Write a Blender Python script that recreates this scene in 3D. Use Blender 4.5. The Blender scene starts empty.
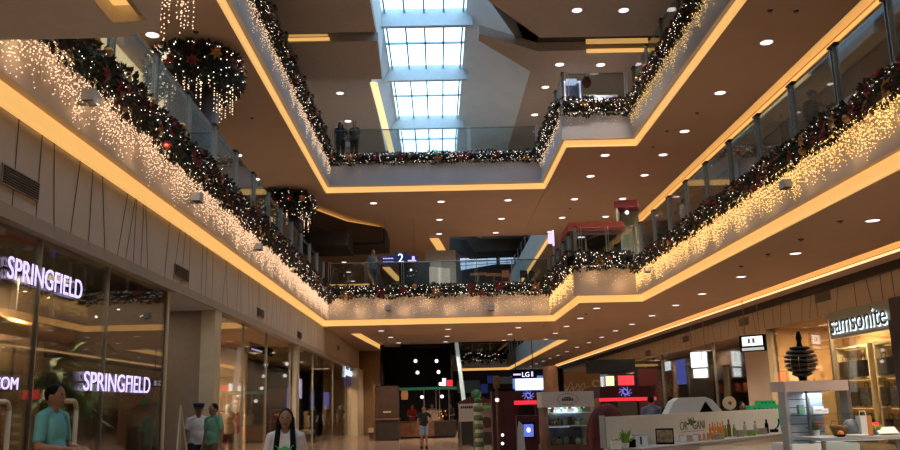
import bpy, math, random
from math import sin, cos, pi, radians as rad
from mathutils import Vector, Matrix
random.seed(7)
SC = bpy.context.scene
COL = SC.collection

# ---------------------------------------------------------------- camera
PSI, TH, RO, F = .0164, math.atan(180.7/865), .0245, 865.
EYE = 1.5
fw = Vector((sin(PSI)*cos(TH), cos(PSI)*cos(TH), sin(TH)))
r0 = Vector((cos(PSI), -sin(PSI), 0)); u0 = r0.cross(fw)
RT = cos(RO)*r0 - sin(RO)*u0
UP = sin(RO)*r0 + cos(RO)*u0
cd = bpy.data.cameras.new('camera'); cam = bpy.data.objects.new('camera', cd); COL.objects.link(cam)
cd.sensor_width = 36; cd.lens = F/900*36; cd.clip_end = 400; cd.clip_start = .05
cam.matrix_world = Matrix(((RT.x, UP.x, -fw.x, 0), (RT.y, UP.y, -fw.y, 0), (RT.z, UP.z, -fw.z, EYE), (0, 0, 0, 1)))
SC.camera = cam
# ---------------------------------------------------------------- world, exposure
w = bpy.data.worlds.new('sky'); SC.world = w; w.use_nodes = True
bg = w.node_tree.nodes['Background']; bg.inputs[0].default_value = (.50, .76, 1.0, 1); bg.inputs[1].default_value = 4.2
SC.view_settings.view_transform = 'Standard'; SC.view_settings.look = 'None'
SC.view_settings.gamma = 1; SC.view_settings.use_curve_mapping = False
SC.view_settings.exposure = 0.0
SC.cycles.use_denoising = True
SC.cycles.max_bounces = 6; SC.cycles.diffuse_bounces = 3; SC.cycles.transparent_max_bounces = 12
SC.cycles.sample_clamp_indirect = 3
GLOW = 2.6
SPOT_W, SPOT_COL = 450, (1, .78, .58)

# ---------------------------------------------------------------- helpers
def ray(x, y): return fw + RT*(x-450)/F - UP*(y-225)/F
def bz(x, y, h): d = ray(x, y); p = d*(h/d.z); return Vector((p.x, p.y, p.z+EYE))
def bY(x, y, Y): d = ray(x, y); p = d*(Y/d.y); return Vector((p.x, p.y, p.z+EYE))
def bX(x, y, X): d = ray(x, y); p = d*(X/d.x); return Vector((p.x, p.y, p.z+EYE))

MATS = {}
def mat(name, col, rough=.6, metal=0., var=0., scale=6., bump=0., emit=None, es=1., spec=.5, kind=None, col2=None, sampling=None):
    m = bpy.data.materials.new(name); m.use_nodes = True
    nt = m.node_tree; N = nt.nodes; L = nt.links
    b = N['Principled BSDF']
    b.inputs['Roughness'].default_value = rough; b.inputs['Metallic'].default_value = metal
    b.inputs['Specular IOR Level'].default_value = spec
    c = (*col, 1)
    tc = N.new('ShaderNodeTexCoord')
    no = N.new('ShaderNodeTexNoise'); no.inputs['Scale'].default_value = scale; no.inputs['Detail'].default_value = 4
    L.new(tc.outputs['Object'], no.inputs['Vector'])
    rp = N.new('ShaderNodeValToRGB'); L.new(no.outputs['Fac'], rp.inputs['Fac'])
    c2 = col2 or tuple(min(1, v*(1+var)) for v in col)
    c1 = col if col2 else tuple(v*(1-var) for v in col)
    rp.color_ramp.elements[0].position = .38; rp.color_ramp.elements[1].position = .62
    rp.color_ramp.elements[0].color = (*c1, 1); rp.color_ramp.elements[1].color = (*c2, 1)
    L.new(rp.outputs['Color'], b.inputs['Base Color'])
    if bump:
        bp = N.new('ShaderNodeBump'); bp.inputs['Strength'].default_value = bump; bp.inputs['Distance'].default_value = .01
        L.new(no.outputs['Fac'], bp.inputs['Height']); L.new(bp.outputs['Normal'], b.inputs['Normal'])
    if emit:
        b.inputs['Emission Color'].default_value = (*emit, 1); b.inputs['Emission Strength'].default_value = es
    if sampling: m.cycles.emission_sampling = sampling
    MATS[name] = m
    return m
def glassmat(name, tint=(.9, .95, .95), refl=.08, rough=.02, k=.55):
    m = bpy.data.materials.new(name); m.use_nodes = True
    N = m.node_tree.nodes; L = m.node_tree.links
    N.remove(N['Principled BSDF'])
    t = N.new('ShaderNodeBsdfTransparent'); t.inputs[0].default_value = (*tint, 1)
    g = N.new('ShaderNodeBsdfGlossy'); g.inputs['Roughness'].default_value = rough; g.inputs[0].default_value = (1, 1, 1, 1)
    fr = N.new('ShaderNodeFresnel'); fr.inputs[0].default_value = 1.5
    ml = N.new('ShaderNodeMath'); ml.operation = 'MULTIPLY_ADD'; ml.inputs[1].default_value = k; ml.inputs[2].default_value = refl
    ml.use_clamp = True
    L.new(fr.outputs[0], ml.inputs[0])
    mx = N.new('ShaderNodeMixShader'); L.new(ml.outputs[0], mx.inputs[0]); L.new(t.outputs[0], mx.inputs[1]); L.new(g.outputs[0], mx.inputs[2])
    L.new(mx.outputs[0], N['Material Output'].inputs[0])
    MATS[name] = m
    return m

class M:
    def __init__(s): s.v = []; s.f = []; s.mi = []; s.T = None; s.i = 0
    def add(s, vs, fs):
        o = len(s.v)
        if s.T is not None: vs = [s.T @ Vector(v) for v in vs]
        s.v += [tuple(v) for v in vs]; s.f += [tuple(o+i for i in f) for f in fs]; s.mi += [s.i]*len(fs)
        return s
    def box(s, x0, y0, z0, x1, y1, z1):
        if x0 > x1: x0, x1 = x1, x0
        if y0 > y1: y0, y1 = y1, y0
        if z0 > z1: z0, z1 = z1, z0
        return s.add([(x0,y0,z0),(x1,y0,z0),(x1,y1,z0),(x0,y1,z0),(x0,y0,z1),(x1,y0,z1),(x1,y1,z1),(x0,y1,z1)],
              [(0,3,2,1),(4,5,6,7),(0,1,5,4),(1,2,6,5),(2,3,7,6),(3,0,4,7)])
    def cbox(s, cx, cy, cz, sx, sy, sz, b=.0):
        """box centred in x,y standing on cz, with chamfered vertical edges"""
        if b <= 0: return s.box(cx-sx/2, cy-sy/2, cz, cx+sx/2, cy+sy/2, cz+sz)
        hx, hy = sx/2, sy/2
        p = [(-hx+b,-hy),(hx-b,-hy),(hx,-hy+b),(hx,hy-b),(hx-b,hy),(-hx+b,hy),(-hx,hy-b),(-hx,-hy+b)]
        return s.prism([(cx+a, cy+c) for a, c in p], cz, cz+sz)
    def quad(s, a, b, c, d): return s.add([a, b, c, d], [(0,1,2,3)])
    def prism(s, poly, z0, z1):
        n = len(poly)
        vs = [(p[0],p[1],z0) for p in poly]+[(p[0],p[1],z1) for p in poly]
        fs = [tuple(range(n))[::-1], tuple(range(n,2*n))]+[(i,(i+1)%n,n+(i+1)%n,n+i) for i in range(n)]
        return s.add(vs, fs)
    def extr(s, poly, axis, a0, a1):
        """polygon given in the other two axes, extruded along axis 0 (x) or 1 (y)"""
        n = len(poly)
        mk = (lambda p, a: (a, p[0], p[1])) if axis == 0 else (lambda p, a: (p[0], a, p[1]))
        vs = [mk(p, a0) for p in poly]+[mk(p, a1) for p in poly]
        fs = [tuple(range(n)), tuple(range(n,2*n))[::-1]]+[((i+1)%n,i,n+i,n+(i+1)%n) for i in range(n)]
        return s.add(vs, fs)
    def tube(s, p0, p1, r0_, r1_=None, n=8, cap=True):
        r1_ = r0_ if r1_ is None else r1_
        p0, p1 = Vector(p0), Vector(p1); d = (p1-p0)
        if d.length < 1e-6: return s
        d.normalize(); a = d.orthogonal().normalized(); b = d.cross(a)
        vs = [p0+(a*cos(2*pi*i/n)+b*sin(2*pi*i/n))*r0_ for i in range(n)]+[p1+(a*cos(2*pi*i/n)+b*sin(2*pi*i/n))*r1_ for i in range(n)]
        fs = [(i,(i+1)%n,n+(i+1)%n,n+i) for i in range(n)]
        if cap: fs += [tuple(range(n))[::-1], tuple(range(n,2*n))]
        return s.add(vs, fs)
    def path(s, pts, r, n=6):
        for a, b in zip(pts, pts[1:]): s.tube(a, b, r, r, n)
        return s
    def lathe(s, prof, c=(0,0,0), n=16):
        vs = []; fs = []
        for r, z in prof:
            vs += [(c[0]+r*cos(2*pi*i/n), c[1]+r*sin(2*pi*i/n), c[2]+z) for i in range(n)]
        for k in range(len(prof)-1):
            fs += [(k*n+i, k*n+(i+1)%n, (k+1)*n+(i+1)%n, (k+1)*n+i) for i in range(n)]
        fs += [tuple(range(n))[::-1], tuple(range((len(prof)-1)*n, len(prof)*n))]
        return s.add(vs, fs)
    def ball(s, c, r, ry=None, rz=None, n=12, m=8, rot=None):
        ry = r if ry is None else ry; rz = r if rz is None else rz
        vs = [(0,0,-rz)]; fs = []
        for k in range(1, m):
            t = -pi/2+pi*k/m
            vs += [(r*cos(t)*cos(2*pi*i/n), ry*cos(t)*sin(2*pi*i/n), rz*sin(t)) for i in range(n)]
        vs.append((0,0,rz)); e = len(vs)-1
        fs += [(0, 1+(i+1)%n, 1+i) for i in range(n)]
        for k in range(m-2):
            a = 1+k*n
            fs += [(a+i, a+(i+1)%n, a+n+(i+1)%n, a+n+i) for i in range(n)]
        a = 1+(m-2)*n
        fs += [(a+i, a+(i+1)%n, e) for i in range(n)]
        c = Vector(c)
        vs = [(rot @ Vector(v) if rot else Vector(v))+c for v in vs]
        return s.add(vs, fs)
    def octa(s, c, r, rz=None):
        x, y, z = c; rz = rz or r
        return s.add([(x-r,y,z),(x+r,y,z),(x,y-r,z),(x,y+r,z),(x,y,z-rz),(x,y,z+rz)],
            [(0,2,5),(2,1,5),(1,3,5),(3,0,5),(2,0,4),(1,2,4),(3,1,4),(0,3,4)])
    def mesh(s, name, mats, smooth=False):
        me = bpy.data.meshes.new(name); me.from_pydata(s.v, [], s.f)
        for m in (mats if isinstance(mats, (list, tuple)) else [mats]): me.materials.append(m)
        me.polygons.foreach_set('material_index', s.mi)
        if smooth: me.polygons.foreach_set('use_smooth', [True]*len(s.f))
        me.update(); return me
def obj(name, m, mats, parent=None, smooth=False, loc=(0,0,0), rot=(0,0,0)):
    o = bpy.data.objects.new(name, m.mesh(name, mats, smooth)); COL.objects.link(o)
    o.location = loc; o.rotation_euler = rot
    if parent: o.parent = parent
    return o
def thing(name, label, cat, loc=(0,0,0), rz=0, group=None):
    o = bpy.data.objects.new(name, None); COL.objects.link(o); o.empty_display_size = .2
    o.location = loc; o.rotation_euler = (0,0,rz); o['label'] = label; o['category'] = cat
    if group: o['group'] = group
    return o
def tag(o, label, cat, group=None, kind=None):
    o['label'] = label; o['category'] = cat
    if group: o['group'] = group
    if kind: o['kind'] = kind
    return o
def struct(name, m, mats, parent=None, smooth=False):
    o = obj(name, m, mats, parent, smooth)
    if not parent: o['kind'] = 'structure'
    return o
TRIM = [0]
def trim(m, mats):
    TRIM[0] += 1
    return struct('trim_%d' % TRIM[0], m, mats)
def copy_tree(o, parent=None):
    c = o.copy(); COL.objects.link(c); c.parent = parent
    for ch in list(o.children): copy_tree(ch, c)
    return c
def textmesh(name, body, size, mats, parent, loc, rot, extrude=.01, align='CENTER', sx=1., bold=0.):
    cu = bpy.data.curves.new('t', 'FONT'); cu.body = body; cu.size = size; cu.extrude = extrude; cu.align_x = align; cu.align_y = 'CENTER'; cu.offset = bold
    to = bpy.data.objects.new('t', cu); COL.objects.link(to)
    dg = bpy.context.evaluated_depsgraph_get(); me = bpy.data.meshes.new_from_object(to.evaluated_get(dg))
    bpy.data.objects.remove(to); bpy.data.curves.remove(cu)
    me.name = name; me.materials.clear(); me.materials.append(mats)
    o = bpy.data.objects.new(name, me); COL.objects.link(o); o.location = loc; o.rotation_euler = rot; o.scale = (sx, 1, 1)
    if parent: o.parent = parent
    return o
def lamp(kind, name, loc, power, col, parent=None, **kw):
    l = bpy.data.lights.new(name, kind); l.energy = power; l.color = col
    for k, v in kw.items(): setattr(l, k, v)
    o = bpy.data.objects.new(name, l); COL.objects.link(o); o.location = loc
    if parent: o.parent = parent
    return o
MI = M()

# ---------------------------------------------------------------- materials
m_ceil = mat('ceiling_plaster', (.54, .385, .27), .85, var=.03, scale=.5)
m_fascia = mat('fascia_plaster', (.60, .50, .42), .8, var=.03, scale=.7)
m_wall = mat('wall_panel_beige', (.54, .46, .38), .7, var=.04, scale=.8)
m_white = mat('white_plaster', (.70, .68, .64), .8, var=.03, scale=1)
m_well = mat('skylight_well_paint', (.62, .66, .68), .8, var=.03, scale=1)
m_dark = mat('dark_brown_board', (.020, .014, .012), .6, var=.2, scale=3)
m_black = mat('matte_black', (.006, .006, .007), .8, var=.2, scale=5, spec=.1)
m_joint = mat('panel_joint', (.08, .06, .05), .8)
m_cove = mat('cove_light', (.9, .6, .3), .6, emit=(1, .55, .16), es=.80)
m_coved = mat('cove_light_dim', (.9, .6, .3), .6, emit=(1, .55, .16), es=.50)
m_covew = mat('cove_light_pale', (.9, .7, .4), .6, emit=(1, .72, .36), es=1.15)
m_lamp = mat('lamp_diffuser', (.9, .85, .85), .4, emit=(1, .84, .86), es=1.9)
m_trimring = mat('lamp_ring', (.6, .5, .42), .5)
m_alu = mat('brushed_aluminium', (.42, .44, .44), .35, 1., var=.1, scale=20)
m_steel = mat('dull_steel', (.30, .29, .27), .4, .8, var=.1, scale=20)
m_bglass = glassmat('balustrade_glass', (.80, .86, .87), .05, k=.35)
m_sglass = glassmat('shopfront_glass', (.82, .81, .78), .04, k=.45)
m_dglass = glassmat('dark_shopfront_glass', (.60, .60, .60), .05, k=.5)
m_skyglass = glassmat('skylight_glass', (.97, .99, 1.0), .0, k=.2)
m_mull = mat('skylight_mullion', (.30, .42, .50), .5, var=.05)
m_floor = mat('polished_floor_tile', (.30, .21, .15), .16, var=.12, scale=.8)
m_floor2 = mat('upper_floor_tile', (.34, .27, .22), .3, var=.1, scale=.8)
m_leaf = mat('garland_foliage', (.010, .028, .010), .7, scale=1.6, col2=(.045, .014, .008))
m_leafg = mat('garland_core', (.006, .010, .006), .9)
m_red = mat('poinsettia_red', (.20, .012, .010), .6, var=.4, scale=8)
m_gold = mat('bauble_gold', (.50, .26, .09), .3, .7, var=.2, scale=8)
m_bulbw = mat('fairy_bulb_white', (1, .9, .8), .4, emit=(1, .86, .72), es=2.2, sampling='NONE')
m_bulbl = mat('icicle_bulb_warm', (1, .8, .6), .4, emit=(1, .68, .45), es=2.3, sampling='NONE')
m_bulbr = mat('icicle_bulb_gold', (1, .8, .4), .4, emit=(1, .62, .22), es=2.8, sampling='NONE')
m_wire = mat('light_wire', (.35, .30, .22), .7)
m_sign = mat('lit_sign_violet', (.8, .75, 1), .4, emit=(.66, .56, 1.0), es=1.25)
m_signw = mat('lit_sign_white', (.9, .95, 1), .4, emit=(.80, .92, 1.0), es=1.6)
m_signo = mat('lit_sign_blue', (.2, .3, .8), .4, emit=(.12, .16, .70), es=.9)
m_skin = mat('skin', (.30, .16, .10), .55, var=.06, scale=20)
m_hair = mat('black_hair', (.005, .004, .004), .7, spec=.15)
m_wood = mat('dark_wood', (.10, .045, .022), .5, var=.25, scale=4)
m_woodm = mat('warm_wood', (.18, .075, .03), .5, var=.25, scale=4)
m_cream = mat('cream_paint', (.62, .53, .36), .5, var=.04)
m_maroon = mat('maroon_laminate', (.06, .006, .011), .4, var=.15, scale=3)
m_redl = mat('red_lit_strip', (.8, .05, .06), .4, emit=(1, .03, .06), es=.9)
m_kwhite = mat('kiosk_white', (.80, .84, .82), .5, var=.02)
m_kgrey = mat('kiosk_grey', (.36, .38, .40), .5, var=.03)
m_green = mat('green_plastic', (.02, .42, .16), .5, var=.1, emit=(.02, .5, .18), es=.12)
m_teal = mat('dull_teal', (.05, .13, .12), .6, var=.2)
m_blue = mat('deep_blue_panel', (.02, .03, .12), .4, var=.2, emit=(.03, .05, .25), es=.25)
m_lblue = mat('pale_blue_panel', (.30, .40, .52), .5, var=.05)
m_brownwall = mat('rich_brown_wall', (.30, .18, .09), .6, var=.08, scale=1)

def cloth(name, col): return MATS.get(name) or mat(name, col, .85, var=.10, scale=12)

# ---------------------------------------------------------------- heights (m)
ZC, ZLIP, ZF2 = 4.90, 5.14, 6.45        # ground floor ceiling, lip of the fascia, level two floor
ZC2, ZLIP2, ZF3 = 10.68, 10.92, 12.42
XL, YF, XR, YJ, XJ = -4.80, 36.6, 7.12, 30.0, 4.9
LIN = 3.70                              # shop lintel
E2 = [(XL, 7.6), (XL, YF), (XJ, YF), (XJ, YJ), (XR, YJ), (XR, -7)]      # edge of level two round the atrium
X3L, X3R = -4.85, 7.38
E3 = [(X3L, -7), (X3L, 18), (-4.72, 36.6), (4.75, 36.6), (4.80, 30.4), (X3R, 30.4), (X3R, -7)]

# ---------------------------------------------------------------- structure
WX0, WX1, YB, YE = -12.5, 15.5, -8, 104
def floor_():
    struct('floor', M().box(WX0, YB, -.2, WX1, YE, 0), m_floor)
floor_()
struct('wall_back', M().box(WX0, YB-.3, 0, WX1, YB, 18), m_wall)
struct('wall_end', M().box(WX0, YE, 0, WX1, YE+.3, 22), m_wall)
struct('wall_outer_left', M().box(WX0-.3, YB, 0, WX0, YE, 18), m_wall)
struct('wall_outer_right', M().box(WX1, YB, 0, WX1+.3, YE, 18), m_wall)

def offs(poly, d):
    """offset an open polyline to its right-hand side by d"""
    out = []
    for i, p in enumerate(poly):
        n = Vector((0, 0))
        ns = []
        for a, b in ((i-1, i), (i, i+1)):
            if a < 0 or b >= len(poly): continue
            t = Vector((poly[b][0]-poly[a][0], poly[b][1]-poly[a][1])).normalized()
            ns.append(Vector((t.y, -t.x)))
        n = sum(ns, Vector((0, 0))); n.normalize()
        k = d/max(.3, n.dot(ns[0]))
        out.append((p[0]+n.x*k, p[1]+n.y*k))
    return out
def ribbon(m, A, B, z0, z1):
    """solid band between polylines A and B"""
    for i in range(len(A)-1):
        m.prism([A[i], A[i+1], B[i+1], B[i]], z0, z1)
    return m
# polylines run left -> far -> right, so the atrium void is on their right-hand side
def edge(E, zc, zlip, zf, mf):
    O = offs(E, .12)                                    # outer face of the fascia, towards the void
    trim(ribbon(M(), O, offs(E, -.05), zlip, zf), mf)  # fascia
    trim(ribbon(M(), offs(E, .03), offs(E, -.05), zc+.002, zlip-.001), m_cove)       # glowing LED band set back below the lip
    trim(ribbon(M(), offs(E, .155), O, zlip, zlip+.07), m_fascia)       # small lip
edge(E2, ZC, ZLIP, ZF2, m_fascia)
edge(E3, ZC2, ZLIP2, ZF3, mat('fascia_plaster_skylit', (.45, .48, .56), .8, var=.03, scale=.7))  # bluish skylight is put into the upper fascia colour

# level two slab (its underside is the ground floor ceiling)
def slab(name, polys, z0, z1, m):
    k = M()
    for p in polys: k.prism(p, z0, z1)
    return struct(name, k, m)
SX0, SX1 = 10.45, 11.2                                  # long light slot beside the right-hand shops
slab('ceiling_ground_left', [[(WX0, 7.6), (XL-.05, 7.6), (XL-.05, YF+.05), (WX0, YF+.05)]], ZC, ZF2-.02, m_ceil)
slab('ceiling_ground_right', [[(XR+.05, YB), (SX0, YB), (SX0, 84), (XR+.05, 84)], [(SX1, YB), (WX1, YB), (WX1, 84), (SX1, 84)],
      [(XJ+.05, YJ+.05), (XR+.05, YJ+.05), (XR+.05, 47.8), (XJ+.05, 47.8)]], ZC, ZF2-.02, m_ceil)
slab('ceiling_ground_far', [[(WX0, YF+.05), (XJ+.05, YF+.05), (XJ+.05, 47.8), (WX0, 47.8)], [(WX0, 47.8), (-1.6, 47.8), (-2.7, 59), (WX0, 59)],
      [(WX0, 59), (.9, 59), (.9, 88), (WX0, 88)]], ZC, ZF2-.02, m_ceil)
slab('ceiling_ground_end', [[(WX0, 88), (WX1, 88), (WX1, YE), (WX0, YE)], [(XR+.05, 84), (WX1, 84), (WX1, 88), (XR+.05, 88)]], ZC, ZF2-.02, m_ceil)
trim(M().box(SX0, YB, ZC+.22, SX1, 84, ZC+.3), m_coved)
trim(M().box(SX1-.07, YB, ZC+.10, SX1-.002, 84, ZC+.2), m_coved)
trim(M().box(SX1-.03, YB, ZC+.0, SX1-.002, 84, ZC+.06), m_covew)
# dark covers of level two floor
struct('floor_upper', ribbon(M(), [(XL-.06, 7.6), (XL-.06, YF+.06), (XJ+.06, YF+.06), (XJ+.06, YJ+.06), (XR+.06, YJ+.06), (XR+.06, YB)],
      [(WX0, 7.6), (WX0, 47.7), (9, 47.7), (12, 40), (WX1, 38), (WX1, YB)], ZF2-.02, ZF2+.01), m_floor2)
# slab crossing over the near left corner
NB = [(WX0, 7.55), (-2.92, 7.50), (-2.47, 7.35), (-2.27, 6.77), (-2.1, 5.4), (-2.1, YB), (WX0, YB)]
k = M()
k.prism([(WX0, 7.55), (-2.92, 7.50), (-2.83, 7.18), (-2.84, YB), (WX0, YB)], ZC, ZF2-.1)
k.prism([(-2.92, 7.50), (-2.47, 7.35), (-2.27, 6.77), (-2.52, 7.15), (-2.83, 7.18)], ZC, ZF2-.1)
k.prism([(-2.52, 7.15), (-2.27, 6.77), (-2.1, 5.4), (-2.1, YB), (-2.52, YB)], ZC, ZF2-.1)
struct('ceiling_near_left', k, mat('near_ceiling_lightened', (.72, .67, .58), .8, var=.02))  # ceiling colour lightened here in place of missing light
trim(M().box(-2.83, YB, ZC+.16, -2.60, 7.17, ZC+.3), m_cove)
trim(M().box(-2.60, YB, ZC+.05, -2.52, 7.17, ZC+.3), m_ceil)
# skewed light slots in the far ground floor ceiling
def slot(x1, y1, x2, y2, h, wid, m=m_cove, z=None):
    a, b = bz(x1, y1, h), bz(x2, y2, h)
    t = (b-a).normalized(); n = Vector((t.y, -t.x, 0))*wid/2
    zz = h+EYE-.012
    o = trim(M().prism([(a-n)[:2], (a+n)[:2], (b+n)[:2], (b-n)[:2]], zz-.015, zz), m)
    return o
slot(356, 333.5, 398, 356.5, ZC-EYE, .42)
slot(439, 345, 446, 350, ZC-EYE, .5)

# level three slab
slab('ceiling_upper_left', [[(WX0, YB), (X3L-.05, YB), (X3L-.05, 18), (-4.77, 36.65), (WX0, 36.65)]], ZC2, ZF3-.02, m_ceil)
slab('ceiling_upper_far', [[(WX0, 36.65), (4.80, 36.65), (4.80, 47.2), (WX0, 47.2)], [(WX0, 47.2), (.75, 47.2), (.75, YE), (WX0, YE)]], ZC2, ZF3-.02, m_ceil)
slab('ceiling_upper_right', [[(4.85, 30.45), (X3R+.05, 30.45), (X3R+.05, 47.2), (4.80, 47.2)], [(X3R+.05, YB), (10.2, YB), (10.2, 84), (X3R+.05, 84)],
      [(10.75, YB), (WX1, YB), (WX1, 84), (10.75, 84)], [(6.55, 47.2), (X3R+.05, 47.2), (X3R+.05, 84), (6.55, 84)]], ZC2, ZF3-.02, m_ceil)
trim(M().box(10.2, YB, ZC2+.2, 10.75, 84, ZC2+.3), m_coved)
trim(M().box(10.71, YB, ZC2+.01, 10.745, 84, ZC2+.12), m_cove)
# left wall of level two with its cove, right wall of level two
struct('wall_upper_left', M().box(-8.6, 7.6, ZF2, -8.3, 46, ZC2), mat('blue_grey_wall', (.16, .18, .20), .5, var=.1, scale=.6))
trim(M().box(-8.28, 7.6, ZC2-.3, -8.0, 24.5, ZC2-.01), m_covew)
struct('wall_upper_right', M().box(11.0, YB, ZF2, 11.3, 84, ZC2), mat('upper_shop_wall', (.20, .145, .11), .35, var=.15, scale=.35))
k = M()
for y in range(2, 60, 4): k.box(10.93, y, ZF2, 11.0, y+.14, ZC2-.4)
k.box(10.93, 0, ZC2-.75, 11.0, 60, ZC2-.55)
trim(k, m_steel)
# stepped black bulkhead hanging in the far left of level two
k = M()
k.prism([(-7.5, 37.8), (-5.55, 38.8), (-4.36, 41.5), (-2.75, 43.1), (-2.56, 44.1), (-2.56, 46.5), (-7.5, 46.5)], 9.7, ZC2-.22)
k.extr([(-6.4, 9.55), (-2.62, 9.62), (-2.62, 10.42), (-6.4, 10.42)], 1, 43.2, 46)
k.box(-6.4, 40, 9.0, -4.2, 43, 9.7)
struct('ceiling_bulkhead_dark', k, m_dark)
trim(M().prism([(-7.2, 38.2), (-5.5, 39.2), (-4.3, 41.9), (-2.9, 43.5), (-2.9, 46), (-7.2, 46)], ZC2-.20, ZC2-.1), m_coved)
trim(M().box(-7.2, 37.2, ZF2+.02, -4.3, 37.8, ZF2+.03), m_floor2)

# level three floor
struct('floor_top', ribbon(M(), [(X3L-.06, YB), (X3L-.06, 18), (-4.79, 36.66), (4.82, 36.66), (4.86, 30.46), (X3R+.06, 30.46), (X3R+.06, YB)],
      [(WX0, YB), (WX0, 18), (WX0, 47), (9, 47), (12, 42), (WX1, 40), (WX1, YB)], ZF3-.02, ZF3+.01), m_floor2)

# roof: lower ceilings A (near) and B, higher ceiling beyond, skylight with sloping well
ZA, ZH, ZS = 14.7, 15.95, 17.25
m_roofc = mat('roof_ceiling_paint', (.42, .37, .33), .85, var=.03)
struct('ceiling_roof_near_left', M().prism([(WX0, YB), (-2.1, YB), (-2.02, 29), (WX0, 29)], ZA, ZA+.35), m_roofc)
struct('ceiling_roof_near_right', M().prism([(1.5, YB), (1.62, 26.3), (3.97, 29.75), (WX1, 29.75), (WX1, YB)], ZA, ZA+.35), m_roofc)
struct('ceiling_roof_band_left', M().prism([(WX0, 29.75), (-2.0, 29.8), (-2.1, 33.6), (WX0, 33.5)], ZA, ZA+.35), m_roofc)
struct('ceiling_roof_band_right', M().prism([(1.7, 29.3), (4.0, 31.0), (WX1, 31.0), (WX1, 33.4), (4.2, 33.4), (1.7, 29.9)], ZA, ZA+.35), m_roofc)
trim(M().box(WX0, 29.0, ZA+.35, -2.05, 29.78, ZA+.45), m_dark)
trim(M().box(4.0, 29.75, ZA+.35, WX1, 31.0, ZA+.45), m_dark)
a, b = bz(285, 36, ZA-EYE), bz(329, 39, ZA-EYE)
for y0, y1, Y_ in ((34.3, 36.0, 29.2), (37.6, 40.3, 29.65)):
    trim(M().box(a.x, Y_, bY(305, y1, Y_).z, b.x, Y_+.06, bY(305, y0, Y_).z), m_coved if Y_ < 29.5 else m_cove)
a, b = bz(588, 40, ZA-EYE), bz(640, 52, ZA-EYE)
b = bY(642, 44, 30.2)
for y0, y1, Y_, mm in ((38.5, 43, 30.1, m_coved), (48.5, 52, 30.9, m_cove)):
    trim(M().box(bY(586, 40, Y_).x, Y_, bY(615, y1, Y_).z, bY(648, 40, Y_).x, Y_+.06, bY(615, y0, Y_).z), mm)
struct('ceiling_roof_far_left', M().prism([(WX0, 34), (-2.78, 34), (-2.85, 76), (WX0, 76)], ZH, ZH+.3), m_roofc)
struct('ceiling_roof_far_right', M().prism([(4.35, 33), (WX1, 33), (WX1, 76), (4.0, 76)], ZH, ZH+.3), m_roofc)
a, b = bz(370, 82, ZH-EYE), bz(389, 152, ZH-EYE)
trim(M().prism([(a.x, a.y), (a.x+.32, a.y), (b.x+.32, b.y), (b.x, b.y)], ZH-.05, ZH-.01), m_covew)
SK0, SK1 = -2.05, 1.42                                  # skylight edges
k = M()
k.quad((-2.15, YB, ZA+.3), (SK0, YB, ZS), (SK0, 33.8, ZS), (-2.15, 33.8, ZA+.3))
k.quad((-2.78, 33.8, ZH+.02), (SK0, 33.8, ZS), (-2.35, 76, ZS), (-2.85, 76, ZH+.02))
k.quad((-2.15, 33.8, ZA+.3), (SK0, 33.8, ZS), (-2.78, 33.8, ZH+.02), (-2.3, 33.8, ZA+.3))
k.quad((SK1, YB, ZS), (1.5, YB, ZA+.3), (1.62, 26.3, ZA+.3), (SK1, 26.3, ZS))
k.quad((SK1, 26.3, ZS), (1.62, 26.3, ZA+.3), (4.3, 33.4, ZA+.2), (SK1, 33.4, ZS))
k.quad((SK1, 33.4, ZS), (4.35, 33.4, ZH), (4.0, 76, ZH), (1.25, 76, ZS))
k.quad((4.3, 33.4, ZA+.2), (4.36, 33.4, ZH+.02), (SK1, 33.4, ZS), (4.0, 33.0, ZA+.2))
k.quad((-2.9, 76, ZF3), (4.1, 76, ZF3), (4.1, 76, ZS), (-2.9, 76, ZS))
struct('wall_skylight_well', k, m_well)
struct('ceiling_roof_deck', M().box(WX0, YB, ZS, SK0, YE, ZS+.2).box(SK1, YB, ZS, WX1, YE, ZS+.2).box(SK0, 76, ZS, SK1, YE, ZS+.2), m_white)
k = M(); k.quad((SK0, YB, ZS+.25), (SK1, YB, ZS+.25), (SK1, 76, ZS+.25), (SK0, 76, ZS+.25))
win = struct('window_1', k, m_skyglass)
k = M()
y = -6.
ys = [33.0, 39.0, 46.3, 54.0, 62, 70, 26.8, 20, 13, 6, -1]
for yy in ys:                                            # deep cross beams
    k.box(SK0-.3, yy-.12, ZS-.55, SK1+.25, yy+.12, ZS+.2)
struct('trim_skylight_beam', k, mat('skylight_beam_paint', (.52, .62, .68), .6, var=.03))
k = M()
for i in range(5):
    x = SK0+.12+(SK1-SK0-.24)*i/4
    k.box(x-.035, YB, ZS+.02, x+.035, 76, ZS+.12)
yz = sorted(ys)
for a, b in zip(yz, yz[1:]):
    q = (a+b)/2; k.box(SK0, q-.05, ZS+.02, SK1, q+.05, ZS+.1)
struct('trim_skylight_mullion', k, m_mull)
po = lamp('AREA', 'skylight_portal', ((SK0+SK1)/2, 34, ZS+.15), 1, (1, 1, 1), shape='RECTANGLE', size=SK1-SK0, size_y=84)
po.data.cycles.is_portal = True
# level three walls
struct('wall_top_left', M().box(-9.3, YB, ZF3, -9.0, 76, ZS), m_white)
struct('wall_top_right', M().box(12.0, YB, ZF3, 12.3, 76, ZS), m_wall)
struct('wall_top_far', M().box(WX0, 76, ZF3, WX1, 76.3, ZS), m_white)

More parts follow.
